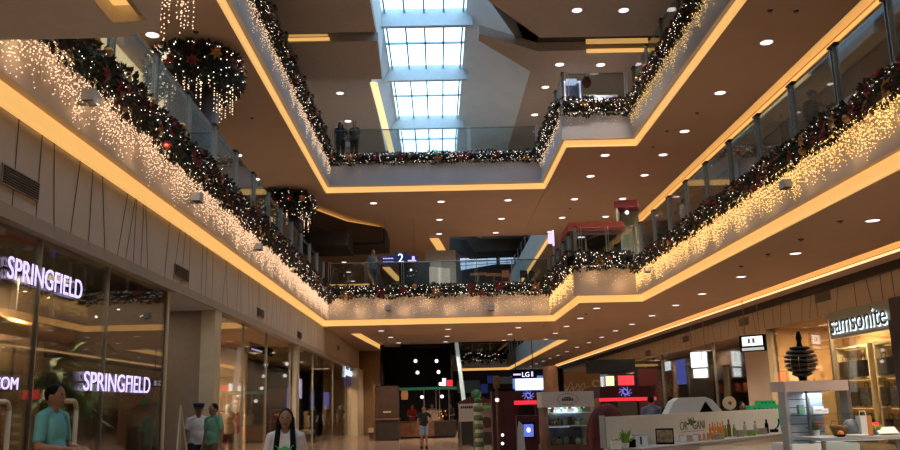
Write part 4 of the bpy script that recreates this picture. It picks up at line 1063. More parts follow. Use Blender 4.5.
person('man in grey behind the far level two glass, under the dark bulkhead', (p.x, p.y, ZF2), rad(35), p.z-ZF2, c_grey, c_navy, 'hang', 'short', sleeves=.9)
p = bY(340.5, 121.5, 37.9)
person('left of the two standing women on level three', (p.x, p.y, ZF3), rad(20), p.z-ZF3, c_navy, c_blk, 'hip', 'long', female=True)
p = bY(354.5, 121.5, 37.9)
person('right of the two standing women on level three, holding a pale bag', (p.x, p.y, ZF3), rad(-15), p.z-ZF3, cloth('olive_top', (.10, .10, .08)), c_blk, 'hang', 'tied', female=True)
# hand bag held by her
o = thing('handbag', 'small pale bag held by the right-hand woman on level three', 'bag', (p.x-.30, p.y-.1, ZF3+.72)); obj('pouch', M().cbox(0, 0, 0, .2, .1, .2, .02), m_kwhite, o); obj('strap', M().path([(-.07, 0, .2), (-.05, 0, .34), (.05, 0, .34), (.07, 0, .2)], .01), m_black, o)
p = bX(811, 92, 8.1); print('cap', p)
person('person in dark blue with a cap and raised hands behind the right glass rail', (p.x, p.y, ZF2), rad(15), p.z-ZF2, c_blk, c_blk, 'point', 'short', hat=c_navy, sleeves=.9)
p = bX(659, 200, 8.3); print('sil', p)
person('person in black behind the rail right of the white and red stand, level two', (p.x, p.y, ZF2), rad(-20), min(1.9, p.z-ZF2), c_blk, c_blk, 'hang', 'short', sleeves=.9)
p = bX(683, 199, 8.0)
person('person in a pale shirt behind the right garland of level two', (p.x, p.y, ZF2), rad(40), min(1.8, p.z-ZF2), c_white, c_navy, 'hang', 'short', sleeves=.9)

# ---------------------------------------------------------------- ground floor kiosks, right of centre
def bxy(px, depth): p = bY(px, 400, depth); return p.x
# long white counter with the ORIGANI panel
A = bz(604, 417, -.22); B = bz(789, 408, -.22); A.z = B.z = 0
dv = (B-A); LN = dv.length; an = math.atan2(dv.y, dv.x); print('counter', A, B, LN)
t = thing('display_counter', 'long white counter with tall back panel reading ORIGANI', 'counter', A, an)
k = M(); k.box(0, -.55, 0, LN, 0, .80)
obj('body', k, m_kwhite, t); obj('counter_top', M().box(-.03, -.60, .80, LN+.03, .02, .83), m_kgrey, t)
obj('back_panel', M().box(0, .0, .83, LN, .05, 1.28), m_kwhite, t)
obj('panel_edge', M().box(-.03, -.02, .83, 0, .07, 1.30), m_kgrey, t)
obj('end_picture', M().box(LN-.42, -.012, .88, LN-.06, -.001, 1.24), mat('sepia_flower_print', (.62, .56, .46), .6, scale=6, col2=(.60, .38, .16)), t)
cx = LN*(708-604)/(789-604)*1.0
q = bz(683, 432, -.38); lx = (Vector((q.x, q.y, 0))-A).length
m_letter = mat('grey_green_letters', (.12, .16, .13), .6)
textmesh('letters', 'OR', .20, m_letter, t, (lx+.02, -.004, 1.06), (pi/2, 0, 0), .002)
textmesh('letters', 'GANI', .20, m_letter, t, (lx+.60, -.004, 1.06), (pi/2, 0, 0), .002)
k = M()
for j in range(7):
    a = rad(-10+j*32); c = Vector((lx+.25+.14*(j % 2), -.006, 1.10)); d = Vector((cos(a), 0, sin(a))); sd = Vector((-sin(a), 0, cos(a)))*.022
    k.add([c, c+d*.06+sd, c+d*.13, c+d*.06-sd], [(0, 1, 2, 3)])
obj('leaf_emblem', k, mat('emblem_green', (.03, .16, .05), .6), t)
obj('strapline', M().box(lx-.1, -.004, .965, lx+.8, -.002, .972), m_letter, t)
# goods on the counter
def onc(px, py, d=.2):
    """point on the counter top in front of the panel, below a pixel column"""
    r = ray(px, py); n = Vector((-sin(an), cos(an), 0)); O = A-n*d; O.z = 0
    tt = (O.dot(n)-0)/(Vector((r.x, r.y, 0)).dot(n)); p = Vector((r.x, r.y, 0))*tt; p.z = .831; return p
m_amber = mat('amber_glass', (.62, .20, .03), .3, var=.2, emit=(.9, .25, .03), es=.06)
m_lime = mat('lime_green_plastic', (.20, .38, .05), .5, var=.2)
def bottle(px, h, r, mb, mcap, label, d=.2, grp=None):
    p = onc(px, 440, d); t = thing('bottle', label, 'bottle', p, 0, grp)
    obj('body', M().lathe([(r*.9, 0), (r, .01), (r, h*.68), (r*.45, h*.78), (r*.42, h*.82)], n=12), mb, t, True)
    obj('cap', M().lathe([(r*.5, h*.82), (r*.5, h), (r*.4, h)], n=10), mcap, t)
names = ['first', 'second', 'third', 'fourth', 'fifth', 'sixth', 'seventh', 'eighth']
for i in range(6): bottle(711+i*2.6, .25+.03*(i % 2), .022, m_amber, m_amber, '%s from the left of the tall amber bottles on the white counter' % names[i], .16, 'amber bottles on the counter')
for i in range(5): bottle(700+i*4.3, .14, .026, m_amber if i % 2 else cloth('pink_box', (.5, .3, .26)), m_kwhite, '%s from the left of the short jars before the amber bottles' % names[i], .34, 'short jars')
bottle(730, .30, .035, m_woodm, m_woodm, 'brown tube standing taller than its neighbours on the white counter', .14)
for i, px in enumerate([726.5, 735, 746, 756.5]): bottle(px, .21+.04*(i > 1), .032, m_lime if i < 2 else cloth('clear_pump', (.45, .46, .30)), m_lime, '%s from the left of the lime-capped bottles on the white counter' % names[i], .2, 'lime-capped bottles')
bottle(768, .26, .035, m_black, m_black, 'black pump bottle near the right end of the white counter')
t = thing('tap_ornament', 'black curved hook ornament right of the black pump bottle', 'ornament', onc(776, 440)); obj('base', M().box(-.09, -.04, 0, .05, .04, .06), m_black, t)
obj('hook', M().path([(0, 0, .06), (.06, 0, .10), (.09, 0, .18), (.09, 0, .26)], .014), m_black, t, True)
for i, (px, w_, h_, mm, nm, d) in enumerate([(682, .07, .10, m_kwhite, 'white', .3), (690, .08, .09, cloth('pink_box', (.5, .3, .26)), 'pink', .3), (696, .07, .10, m_kwhite, 'second white', .36), (741, .12, .10, cloth('tan_box', (.40, .33, .22)), 'tan', .36), (752, .14, .09, m_lime, 'lime', .38),
     (763, .16, .10, cloth('tan_box', (.40, .33, .22)), 'wide tan', .36), (719, .16, .08, cloth('tan_box', (.40, .33, .22)), 'low tan', .42), (640, .20, .16, m_kwhite, 'white slotted', .25), (632, .10, .10, m_black, 'small black', .3), (616, .14, .12, m_kwhite, 'left white', .3)]):
    t = thing('gift_box', '%s product box standing on the white counter, %s' % (nm, 'left part' if px < 700 else 'right part'), 'box', onc(px, 442, d))
    obj('carton', M().cbox(0, 0, 0, w_, w_*.7, h_, .004), mm, t); obj('lid', M().cbox(0, 0, h_, w_*1.06, w_*.74, .015, .004), m_kgrey if mm is not m_black else m_black, t)
    if i == 7: obj('dark_slot', M().box(-.012, -.075, .03, .012, -.068, .14), m_black, t)
t = thing('tilted_picture_box', 'dark framed box with a brown picture, tilted on the counter', 'display box', onc(665, 440, .3), rad(-14))
obj('frame', M().extr([(-.06, 0), (.10, 0), (.13, .22), (-.02, .24)], 0, -.14, .14), m_black, t)
k = M(); k.quad((-.12, -.062, .03), (.12, -.062, .03), (.12, -.027, .215), (-.12, -.027, .215)); obj('picture', k, mat('brown_picture', (.16, .10, .05), .6, scale=14, col2=(.35, .27, .15)), t)
obj('fittings', M().box(-.13, -.14, 0, .13, -.07, .03), m_black, t)
def plant(loc, label, R_=.09, h=.2, n=26, pot=True, mm=None):
    t = thing('potted_plant', label, 'plant', loc)
    if pot: obj('pot', M().lathe([(.04, 0), (.055, .07), (.05, .07)], n=12), m_kwhite, t)
    k = M()
    for i in range(n):
        a = random.uniform(0, 2*pi); e = random.uniform(.3, 1.3); d = Vector((cos(a)*cos(e), sin(a)*cos(e), sin(e))); c = Vector((0, 0, .07)); s_ = d.orthogonal().normalized()*R_*.22
        L_ = h*random.uniform(.6, 1); k.add([c, c+d*L_*.5+s_, c+d*L_, c+d*L_*.5-s_], [(0, 1, 2, 3)])
    obj('leaves', k, mm or m_lime, t)
plant(onc(625.5, 440, .3), 'small green plant left of the slotted box on the counter', .12, .24, 34)
# white sculptural arch behind the panel
p = bY(700, 400, 17.2)
t = thing('sculptural_canopy', 'white faceted canopy with a triangular opening behind the ORIGANI panel', 'canopy', (p.x, 17.2, 0), rad(-8))
def P(px, py): q = bY(px, py, 17.2); return (q.x-p.x, q.z)
o1 = [P(662, 428), P(674, 401.5), P(680, 397.8), P(704, 396.8), P(711, 399.5), P(735, 428), P(725, 428), P(704.5, 400.8), P(698, 414), P(697, 428)]
obj('canopy_frame', M().extr(o1, 1, -.1, .9), m_kwhite, t)
obj('support', M().box(o1[0][0]+.15, 0, 0, o1[0][0]+.35, .7, o1[0][1]+.05).box(o1[4][0]-.3, 0, 0, o1[4][0]-.1, .7, o1[4][1]+.05), m_kwhite, t)
obj('opening_shade', M().extr([P(697.5, 428), P(698, 414), P(704.5, 400.8), P(725, 428)], 1, -.02, .0), m_black, t)  # black sheet stands in for the shade inside the opening
# green crate stand
p = bY(766, 407, 18.5)
t = thing('green_stand', 'bright green stepped stand with round holes behind the counter', 'stand', (p.x, 18.5, 0))
hh = bY(766, 405, 18.5).z; h3 = bY(766, 400.5, 18.5).z
obj('lower_tier', M().box(-.36, -.2, hh-.42, .36, .2, hh), m_green, t); obj('upper_tier', M().box(-.18, -.15, hh, .16, .15, h3), m_green, t)
for i in range(8): obj('hole', M().tube((-.31+i*.088, -.206, hh-.07), (-.31+i*.088, -.199, hh-.07), .014, n=10), m_black, t)
for i in range(4): obj('hole', M().tube((-.13+i*.08, -.156, hh+.05), (-.13+i*.08, -.149, hh+.05), .014, n=10), m_black, t)
obj('foot', M().box(-.3, -.16, 0, .3, .16, hh-.42), m_dark, t)
# slat wall kiosk with a pale header
D = 12.6; p = bY(786, 400, D); e = bY(851, 400, D)
zt, zb = bY(817, 380.5, D).z, bY(817, 391, D).z; W_ = e.x-p.x
t = thing('slatwall_kiosk', 'grey slat-wall kiosk with a pale pink header board', 'kiosk', (p.x, D, 0), rad(3))
obj('header_board', M().box(0, -.02, zb, W_, .5, zt), mat('pale_pink_board', (.60, .49, .46), .6, var=.02), t)
k = M(); n = 11
for i in range(n):
    z = .3+(zb-.3)*i/n; k.box(.0, .10, z+.012, W_*.62, .14, z+(zb-.3)/n)
obj('slat_wall', k, mat('slat_grey', (.48, .54, .62), .5, var=.03), t); obj('slat_backing', M().box(.02, .14, .0, W_*.62, .17, zb), m_dark, t)
obj('post', M().box(W_*.33, -.02, 0, W_*.36, .05, zb), m_steel, t); obj('post', M().box(-.02, -.02, 0, .03, .2, zb), m_kgrey, t); obj('post', M().box(W_-.03, -.02, 0, W_+.02, .2, zb), m_steel, t)
obj('glass_pane', M().box(W_*.36, -.01, .9, W_-.03, .0, zb), m_bglass, t)
for z in (.95, 1.25): obj('glass_shelf', M().box(.03, -.1, z, W_-.03, .12, z+.012), m_bglass, t)
obj('base_cabinet', M().box(-.02, -.1, 0, W_+.02, .6, .85), m_kwhite, t)
for i, (x, w_, h_, mm, nm) in enumerate([(W_*.22, .09, .13, c_greens, 'mint green card'), (W_*.48, .16, .10, m_kwhite, 'white carton'), (W_*.58, .10, .07, m_kwhite, 'small white carton')]):
    q = Vector((p.x, D, 0))+Matrix.Rotation(rad(3), 3, 'Z') @ Vector((x, 0, 1.263))
    o = thing('boxed_product', '%s on the glass shelf of the slat-wall kiosk' % nm, 'box', q, rad(3)); obj('carton', M().cbox(0, 0, 0, w_, .06, h_, .003), mm, o); obj('label_stripe', M().box(-w_*.3, -.034, h_*.4, w_*.3, -.031, h_*.6), m_kgrey, o)
q = Vector((p.x, D, 0))+Matrix.Rotation(rad(3), 3, 'Z') @ Vector((W_*.42, .0, .963)); plant(q-Vector((0, 0, .0)), 'small green plant on the lower shelf of the slat-wall kiosk', .08, .17, 22, True, m_leaf if False else mat('plant_green', (.03, .13, .03), .6, var=.3))
lamp('AREA', 'kiosk_fill', (W_*.5, -.0, zb-.03), 6, (.85, .93, 1), t, size=.3)  # added fill light without a fixture, brightens the slat-wall kiosk
# ribbed tree ornament standing on the header
zt2 = zt
q = Vector((p.x, D, 0))+Matrix.Rotation(rad(3), 3, 'Z') @ Vector((bY(805, 380, D+.2).x-p.x, .22, zt+.002))
hh = bY(804, 331, D+.2).z-zt
t = thing('ribbed_tree_ornament', 'black ribbed ball-shaped tree ornament with long neck above the header board', 'ornament', q)
R_ = .24; cz = hh*.36
k = M()
for i in range(7):
    u = -1+2*(i+.5)/7; r = R_*math.sqrt(max(.05, 1-u*u*.86)); z = cz+u*hh*.30
    k.lathe([(r*.55, z-.015), (r, z+.02), (r*.96, z+.05), (r*.5, z+.04)], (0, 0, 0), 18)
obj('ribs', k, mat('black_gloss_rib', (.012, .012, .010), .3), t, True)
obj('core', M().lathe([(.05, .004), (.06, cz-hh*.3), (.12, cz), (.05, cz+hh*.3), (.03, hh*.78), (.045, hh*.86), (.02, hh)], n=12), m_black, t, True)
k = M()
for i in range(5): a = rad(30*i-60); k.path([(sin(a)*R_*1.02*cos(v), -cos(a)*R_*1.02*cos(v), cz+sin(v)*hh*.29) for v in (-.6, -.2, .2, .6)], .004, 4)
obj('pale_ribbon', k, m_gold, t)
# glass showcase bottom right
D = 11.4; a_ = bY(822, 438, D); b_ = bY(905, 438, D)
t = thing('glass_showcase', 'low glass showcase with a grey frame at the bottom right corner', 'showcase', (a_.x, D, 0), rad(4)); W_ = b_.x-a_.x+.6; zt = a_.z
obj('top', M().box(-.03, -.03, zt-.04, W_, .7, zt), m_kgrey, t); obj('body', M().box(0, 0, 0, W_, .66, .25), m_kwhite, t)
for x in (0, W_*.6): obj('corner_post', M().box(x, 0, .25, x+.04, .04, zt-.04), m_steel, t)
obj('front_glass', M().box(.04, .0, .25, W_-.05, .012, zt-.04), m_bglass, t); obj('inner_shelf', M().box(.04, .1, zt-.25, W_-.05, .6, zt-.235), m_kwhite, t)
obj('strip_light', M().box(.1, .3, zt-.06, W_*.6, .36, zt-.045), mat('tube_light', (.9, 1, 1), .4, emit=(.8, 1, .95), es=1.3), t)
def onshow(px, dy=.3):
    r = bY(px, 430, D+dy); return Vector((r.x, D+dy+(r.x-a_.x)*.07, zt+.002))
t = thing('straw_hat', 'grey-blue bonnet with a white brim resting on the showcase', 'hat', onshow(854, .32)); obj('crown', M().ball((0, 0, .11), .13, .12, .11, 14, 8), mat('grey_blue_felt', (.28, .33, .38), .7, var=.1), t, True)
obj('brim', M().lathe([(.10, .004), (.19, .0), (.20, .015), (.11, .03)], n=20), m_kwhite, t, True)
t = thing('paper_bag', 'white and orange paper bag standing on the showcase', 'bag', onshow(866, .22), rad(12)); obj('bag_body', M().cbox(0, 0, 0, .17, .1, .26, .01), m_kwhite, t); obj('orange_side', M().box(.02, -.056, .0, .088, -.051, .26), mat('orange_print', (.55, .22, .06), .6), t)
obj('handle', M().path([(-.05, 0, .26), (-.04, 0, .32), (.04, 0, .32), (.05, 0, .26)], .006), m_kwhite, t)
t = thing('wicker_basket', 'brown wicker basket on the showcase left of the bonnet', 'basket', onshow(840, .35)); obj('bowl', M().lathe([(.07, 0), (.11, .10), (.12, .14), (.10, .13)], n=14), mat('wicker', (.20, .12, .04), .8, var=.4, scale=40), t, True)
obj('handle', M().path([(-.11, 0, .13), (-.08, 0, .2), (.08, 0, .2), (.11, 0, .13)], .008), m_woodm, t)
t = thing('small_bowl', 'small dark bowl with orange content on the showcase', 'bowl', onshow(841, .12)); obj('bowl_body', M().lathe([(.04, 0), (.07, .03), (.065, .03)], n=12), m_black, t); obj('fruit', M().ball((0, 0, .035), .045, n=10, m=6), m_amber, t)
plant(onshow(878, .2), 'leafy green plant on the showcase beside the red box', .1, .12, 24, False)
t = thing('red_box', 'red box with green base on the showcase', 'box', onshow(875, .42)); obj('carton', M().cbox(0, 0, .07, .14, .1, .09, .004), m_redl, t); obj('base', M().cbox(0, 0, 0, .16, .12, .07, .004), m_teal, t)
t = thing('card_holder', 'sloping pale card on the right end of the showcase', 'card', onshow(893, .25)); obj('card', M().extr([(0, 0), (.16, .0), (.16, .10)], 0, -.14, .14), m_kwhite, t); obj('edge', M().box(-.14, -.01, 0, .14, .0, .02), m_steel, t)

# kiosk with white header and oval emblem
D = 19.; p = bY(541, 400, D); e = bY(594, 400, D); zt, zb = bY(566, 391.5, D).z, bY(566, 407, D).z; W_ = e.x-p.x
t = thing('emblem_kiosk', 'kiosk with a pale header bearing an oval emblem and lit glass case', 'kiosk', (p.x, D, 0), rad(2))
obj('header_board', M().box(0, -.04, zb, W_, .6, zt), mat('warm_white_board', (.62, .56, .53), .6, var=.02), t)
k = M(); n = 28; c = Vector((W_*.5, -.045, (zt+zb)/2)); 
for i in range(n):
    a, b = 2*pi*i/n, 2*pi*(i+1)/n
    if i % 7 == 3: continue
    k.tube(c+Vector((cos(a)*W_*.19, 0, sin(a)*(zt-zb)*.36)), c+Vector((cos(b)*W_*.19, 0, sin(b)*(zt-zb)*.36)), .005, n=4)
k.box(c.x-.13, -.052, c.z-.03, c.x+.13, -.044, c.z-.015).box(c.x-.07, -.052, c.z+.03, c.x+.07, -.044, c.z+.045)
for i in range(7): k.box(c.x-.12+i*.036, -.052, c.z-.02, c.x-.10+i*.036, -.044, c.z+.02)
obj('oval_emblem', k, m_dark, t)
obj('corner_post', M().tube((.05, .08, 0), (.05, .08, zb), .10, n=14), m_woodm, t, True); obj('corner_post', M().box(W_-.06, 0, 0, W_, .06, zb), m_kgrey, t)
obj('base_cabinet', M().box(0, 0, 0, W_, .7, .62), m_wood, t); obj('back_panel', M().box(.12, .55, .62, W_-.06, .6, zb), mat('blue_grey_back', (.10, .11, .16), .5, scale=3, col2=(.25, .28, .25)), t)
obj('glass_case', M().box(.15, .02, .62, W_-.08, .03, zb-.02), m_bglass, t)
obj('shelf', M().box(.15, .05, 1.0, W_-.08, .5, 1.02), m_kwhite, t); obj('shelf', M().box(.15, .05, 1.28, W_-.08, .5, 1.30), m_kwhite, t)
obj('case_light', M().box(.2, .3, zb-.03, W_-.15, .36, zb-.012), mat('case_tube', (.9, .9, 1), .4, emit=(.75, .8, 1), es=1.2), t)
obj('case_light', M().box(.2, .3, .985, W_-.5, .36, .998), MATS['case_tube'], t)
lamp('AREA', 'case_fill', (W_*.5, .25, zb-.05), 9, (.8, .88, 1), t, size=.5)  # extra fill light, added to brighten the inside of the case
random.seed(11)
gi = 0
for z in (.622, 1.022, 1.302):
    for i in range(6):
        x = .28+(W_-.5)*i/5; gi += 1
        q = Vector((p.x, D, 0))+Matrix.Rotation(rad(2), 3, 'Z') @ Vector((x, .2+.1*(i % 2), z))
        mm = [m_lime, m_kwhite, m_woodm, mat('pale_green_glass%d' % gi, (.3, .42, .3), .3), m_kgrey, m_gold][(gi*5) % 6]
        o = thing('glass_jar', '%s jar from the left on the %s shelf of the emblem kiosk' % (names[i], {.622: 'bottom', 1.022: 'middle', 1.302: 'top'}[z]), 'jar', q, 0, 'jars in the emblem kiosk')
        hq = random.uniform(.10, .20); obj('jar_body', M().lathe([(.03, 0), (.05, .02), (.05, hq*.7), (.03, hq*.8)], n=10), mm, o, True); obj('lid', M().lathe([(.034, hq*.8), (.034, hq)], n=10), m_black if i % 2 else m_gold, o)
# gold relief lettering wall behind it
q = bY(595, 388, 24)
PY = 58.
trim(M().box(bY(565, 390, PY).x, PY, 0, bY(601, 390, PY).x, PY+.3, bY(590, 371, PY).z), m_brownwall)
t = thing('wall_letter', 'large pale S letter on the brown pier behind the emblem kiosk', 'sign', (bY(596, 388, PY).x, PY-.04, bY(596, 388, PY).z)); textmesh('letter', 'S', 1.4, mat('pale_metal_letter', (.60, .50, .36), .5), t, (0, 0, 0), (pi/2, 0, 0), .02)
t = thing('wall_lettering', 'thin pale scribbled lettering on the brown pier, left of the S', 'sign', (bY(575, 386, PY).x, PY-.04, bY(575, 386, PY).z))
k = M(); pts = [(-.8+i*.14, 0, .24*sin(i*2.1)+.1*sin(i*5)) for i in range(13)]; k.path(pts, .03, 5); k.path([(a+.04, b, c*.8-.3) for a, b, c in pts], .03, 5); obj('lettering', k, MATS['pale_metal_letter'], t)
trim(M().lathe([(.42, 0), (.36, bY(552, 366, 44).z)], (bY(551, 390, 44).x, 44, 0), 20), m_wood)

# maroon kiosk tower, red canopies
def canopy(x0, x1, D, yt, yl, yb, label, emb, depth=2.2, rz=0):
    a, b = bY(x0, 400, D), bY(x1, 400, D); zt, zl, zb = bY((x0+x1)/2, yt, D).z, bY((x0+x1)/2, yl, D).z, bY((x0+x1)/2, yb, D).z; W_ = b.x-a.x
    t = thing('maroon_kiosk', label, 'kiosk', (a.x, D, 0), rz)
    obj('header_board', M().box(0, 0, zl, W_, depth, zt), m_maroon, t)
    obj('red_light_strip', M().box(.02, -.03, zb, W_-.02, .25, zl), m_redl, t)
    for x in (.03, W_-.15): obj('post', M().box(x, .1, 0, x+.12, .22, zb), m_maroon, t)
    obj('counter', M().box(0, .05, 0, W_, .8, .95), m_maroon, t); obj('counter_top', M().box(-.03, .02, .95, W_+.03, .83, .99), m_black, t)
    k = M(); c = Vector((W_*emb, -.02, (zt+zl)/2))
    for i in range(9): a1 = i*.7; k.tube(c+Vector((cos(a1)*.06, 0, sin(a1)*.08)), c+Vector((cos(a1+1.9)*.16, 0, sin(a1+1.9)*.12)), .010, n=4)
    obj('emblem', k, mat('violet_emblem%d' % int(x0), (.2, .2, .7), .4, emit=(.25, .25, .9), es=.8), t)
    return t, a, W_
canopy(600, 657, 21, 386, 397.5, 400.8, 'maroon kiosk with violet emblem and red light strip, behind the ORIGANI counter', .45)
canopy(513, 541, 22.5, 390.5, 400.5, 404.5, 'maroon kiosk with red light strip left of the emblem kiosk', .55)
D = 21.; a, b = bY(492, 400, D), bY(514, 400, D); zt = bY(503, 391, D).z
t = thing('maroon_tower', 'tall dark maroon tower cabinet with two small gold lights', 'cabinet', (a.x, D, 0)); W_ = b.x-a.x
obj('cabinet_body', M().box(0, 0, 0, W_, .6, zt), m_maroon, t); obj('cap_board', M().box(-.03, -.03, zt, W_+.03, .63, zt+.04), m_black, t); obj('door_seam', M().box(W_*.5-.004, -.004, .1, W_*.5+.004, .001, zt-.1), m_black, t)
for py in (435, 443.5): q = bY(502.5, py, D); obj('gold_light', M().ball((q.x-a.x, -.02, q.z), .035, n=10, m=6), m_lamp, t)
t = thing('post_lamp', 'slim brown post with a small white light beside the maroon tower', 'post', (bY(497, 400, 20.5).x, 20.5, 0)); zz = bY(497, 376, 20.5).z
obj('pole', M().tube((0, 0, 0), (0, 0, zz), .03, n=8), m_wood, t); obj('head', M().box(-.07, -.05, zz-.28, .07, .05, zz), m_woodm, t); q = bY(497, 400, 20.5); obj('light_globe', M().ball((0, -.03, q.z), .045, n=8, m=6), m_lamp, t)
# poster / advert panel beside the tower, small blue screen
D = 23; q = bY(528.5, 430, D-1); t = thing('ticket_machine', 'dark maroon machine with a small blue screen under the left red canopy', 'machine', (q.x, D-1, 0))
obj('housing', M().box(-.28, 0, 0, .28, .4, q.z+.35), m_maroon, t); obj('screen', M().box(-.12, -.02, q.z-.16, .12, 0, q.z+.14), m_signo, t); obj('screen_mark', M().ball((0, -.025, q.z), .05, .006, .06, 8, 6), m_signw, t); obj('bezel', M().box(-.16, -.012, q.z-.2, .16, -.001, q.z+.18), m_black, t)
q = bY(520, 432, 21.6); t = thing('standing_figure_card', 'white standing card left of the machine with the blue screen', 'card', (q.x, 21.6, 0)); obj('board', M().extr([(-.10, 0), (.14, 0), (.08, 1.0), (-.02, 1.1), (-.06, .9)], 1, 0, .04), m_kwhite, t); obj('stand', M().box(-.1, .04, 0, .1, .2, .05), m_black, t)
# white board, bottle tower, striped roofed stall
D = 24.; a, b = bY(458.5, 400, D), bY(474.5, 400, D); z1, z0 = bY(466, 404, D).z, bY(466, 421.5, D).z; t = thing('notice_board', 'pale notice board on posts with a dark heading', 'board', (a.x, D, 0)); W_ = b.x-a.x
obj('board', M().box(0, 0, z0, W_, .05, z1), mat('pale_board', (.60, .49, .43), .6, var=.03), t)
k = M()
for i in range(6): k.box(W_*(.12+.13*i), -.006, z1-.12+.01*(i % 2), W_*(.22+.13*i), 0, z1-.06)
obj('heading', k, m_black, t); obj('post', M().box(.02, .01, 0, .06, .04, z0), m_steel, t); obj('post', M().box(W_-.06, .01, 0, W_-.02, .04, z0), m_steel, t)
a = bY(478, 400, 23.); zt = bY(478, 403, 23.).z; t = thing('bottle_tower', 'tall stack of green and tan striped drums beside the notice board', 'display tower', (a.x, 23., 0))
n = 7
for i in range(n):
    z = zt*i/n; obj('drum', M().lathe([(.11, z), (.13, z+.03), (.13, z+zt/n*.55), (.10, z+zt/n*.62)], n=12), cloth('drum_green', (.12, .16, .07)), t, True); obj('band', M().lathe([(.105, z+zt/n*.62), (.105, z+zt/n)], n=12), m_cream, t)
obj('top_knob', M().ball((0, 0, zt+.06), .10, .1, .08, 10, 6), cloth('knob_green', (.03, .15, .06)), t)
D = 23.5; a = bY(486, 400, D); t = thing('food_poster', 'tan poster panel with a dark round picture, right of the striped tower', 'poster', (a.x, D, 0)); z1, z0 = bY(486, 408, D).z, bY(486, 432, D).z
obj('panel', M().box(-.18, 0, z0, .20, .04, z1), mat('tan_board', (.34, .24, .16), .6), t); obj('round_picture', M().tube((0, -.012, (z0*.6+z1*.4)), (0, -.001, (z0*.6+z1*.4)), .15, n=18), m_wood, t); obj('green_top', M().box(-.2, -.02, z1, .22, .06, z1+.06), m_green, t); obj('legs', M().box(-.16, 0, 0, -.12, .04, z0).box(.14, 0, 0, .18, .04, z0), m_steel, t)
D = 34; a, b = bY(458, 400, D), bY(495, 400, D); t = thing('tented_stall', 'stall with a dark red pitched roof behind the notice board', 'stall', (a.x, D, 0)); W_ = b.x-a.x; zt, zb = bY(475, 394, D).z, bY(475, 403, D).z
obj('roof', M().extr([(-.05, zb), (W_+.05, zb), (W_*.5, zt)], 1, 0, 1.8), m_maroon, t); obj('fascia_board', M().box(0, -.05, zb-.12, W_, 0, zb), m_woodm, t)
for x in (0, W_-.1): obj('post', M().box(x, .1, 0, x+.1, .2, zb), m_wood, t)
obj('counter', M().box(0, .2, 0, W_, .9, 1.0), m_dark, t); obj('finial', M().ball((W_*.5, .05, zt-.02), .20, n=10, m=6), cloth('knob_green', (.03, .15, .06)), t)

# red draped display, grey-shirted people
p = bY(606, 400, 16.5); t = thing('red_draped_mound', 'large dark red draped mound beside the emblem kiosk', 'draped display', (p.x, 16.5, 0)); zt = p.z-.06
k = M(); k.ball((0, 0, zt*.58), .40, .35, zt*.42, 18, 12); k.ball((.22, 0, zt*.48), .28, .28, zt*.34, 14, 10); k.tube((0, 0, .01), (.05, 0, zt*.55), .48, .40, 18)
o = solidify(k, .03, 'cloth', mat('dark_red_velvet', (.07, .006, .006), .85, var=.35, scale=4)); o.parent = t
for v in o.data.vertices: a = math.atan2(v.co.y, v.co.x); v.co.x *= 1+.05*sin(a*9); v.co.y *= 1+.05*sin(a*9); v.co.z = max(v.co.z, 0)
obj('trim_band', M().lathe([(.50, .0), (.50, .06), (.47, .06)], n=20), m_maroon, t)
p = bY(651, 402, 19.5); person('person in a grey shirt bending at the maroon kiosk counter', (p.x, 19.5, 0), rad(160), 1.62, cloth('grey_blue_shirt', (.15, .18, .26)), c_navy, 'front', 'short', sleeves=.6)
p = bY(675, 396, 19.2); person('person with long dark hair in black beside the white canopy', (p.x-.1, 19.2, 0), rad(150), p.z, c_blk, c_navy, 'front', 'long', female=True)
p = bY(741, 402, 20.); person('person in a dull red top behind the ORIGANI panel', (p.x, 20., 0), rad(20), p.z, cloth('dull_red_top', (.12, .03, .025)), c_navy, 'hang', 'tied', female=True)
p = bY(714, 399, 19.); person('dark-haired person in dark clothes right of the white canopy', (p.x, 19.4, 0), rad(-20), p.z, c_navy, c_navy, 'hang', 'long', female=True)
p = bY(731, 403, 17.5); t = thing('round_fan', 'round beige fan on a slim stand behind the counter', 'fan', (p.x, 17.6, 0))
obj('disc', M().tube((0, -.03, p.z), (0, .03, p.z), .13, n=22), m_cream, t); obj('hub', M().tube((0, -.05, p.z), (0, -.03, p.z), .035, n=12), m_woodm, t); obj('pole', M().tube((0, 0, .02), (0, 0, p.z-.12), .018), m_steel, t); obj('base', M().lathe([(.16, 0), (.16, .02), (.03, .04)], n=16), m_steel, t)

# restaurant shelf of orange pots behind the right-hand glass
t = thing('long_dark_shelf', 'long dark shelf behind the right shop glass', 'shelf', (13.3, 28.6, 0)); q0, q1 = 26.0, 44.0
obj('back_panel', M().box(.3, 5.4, 0, .36, 15, 3.0), m_dark, t)
for z in (1.0, 1.75, 2.4): obj('shelf_board', M().box(-.1, 5.4, z, .3, 15, z+.05), m_wood, t)
for i in range(7):
    o = thing('orange_pot', '%s orange pot from the right on the long dark shelf' % names[i], 'pot', (13.38, 34.6+i*1.15, 1.802), 0, 'orange pots on the dark shelf'); obj('pot_body', M().lathe([(.12, 0), (.18, .05), (.18, .36), (.14, .38)], n=12), mat('orange_glaze', (.45, .10, .03), .4, var=.2) if i == 0 else MATS['orange_glaze'], o, True); obj('lid', M().lathe([(.15, .38), (.05, .43), (.03, .46)], n=12), m_black, o)
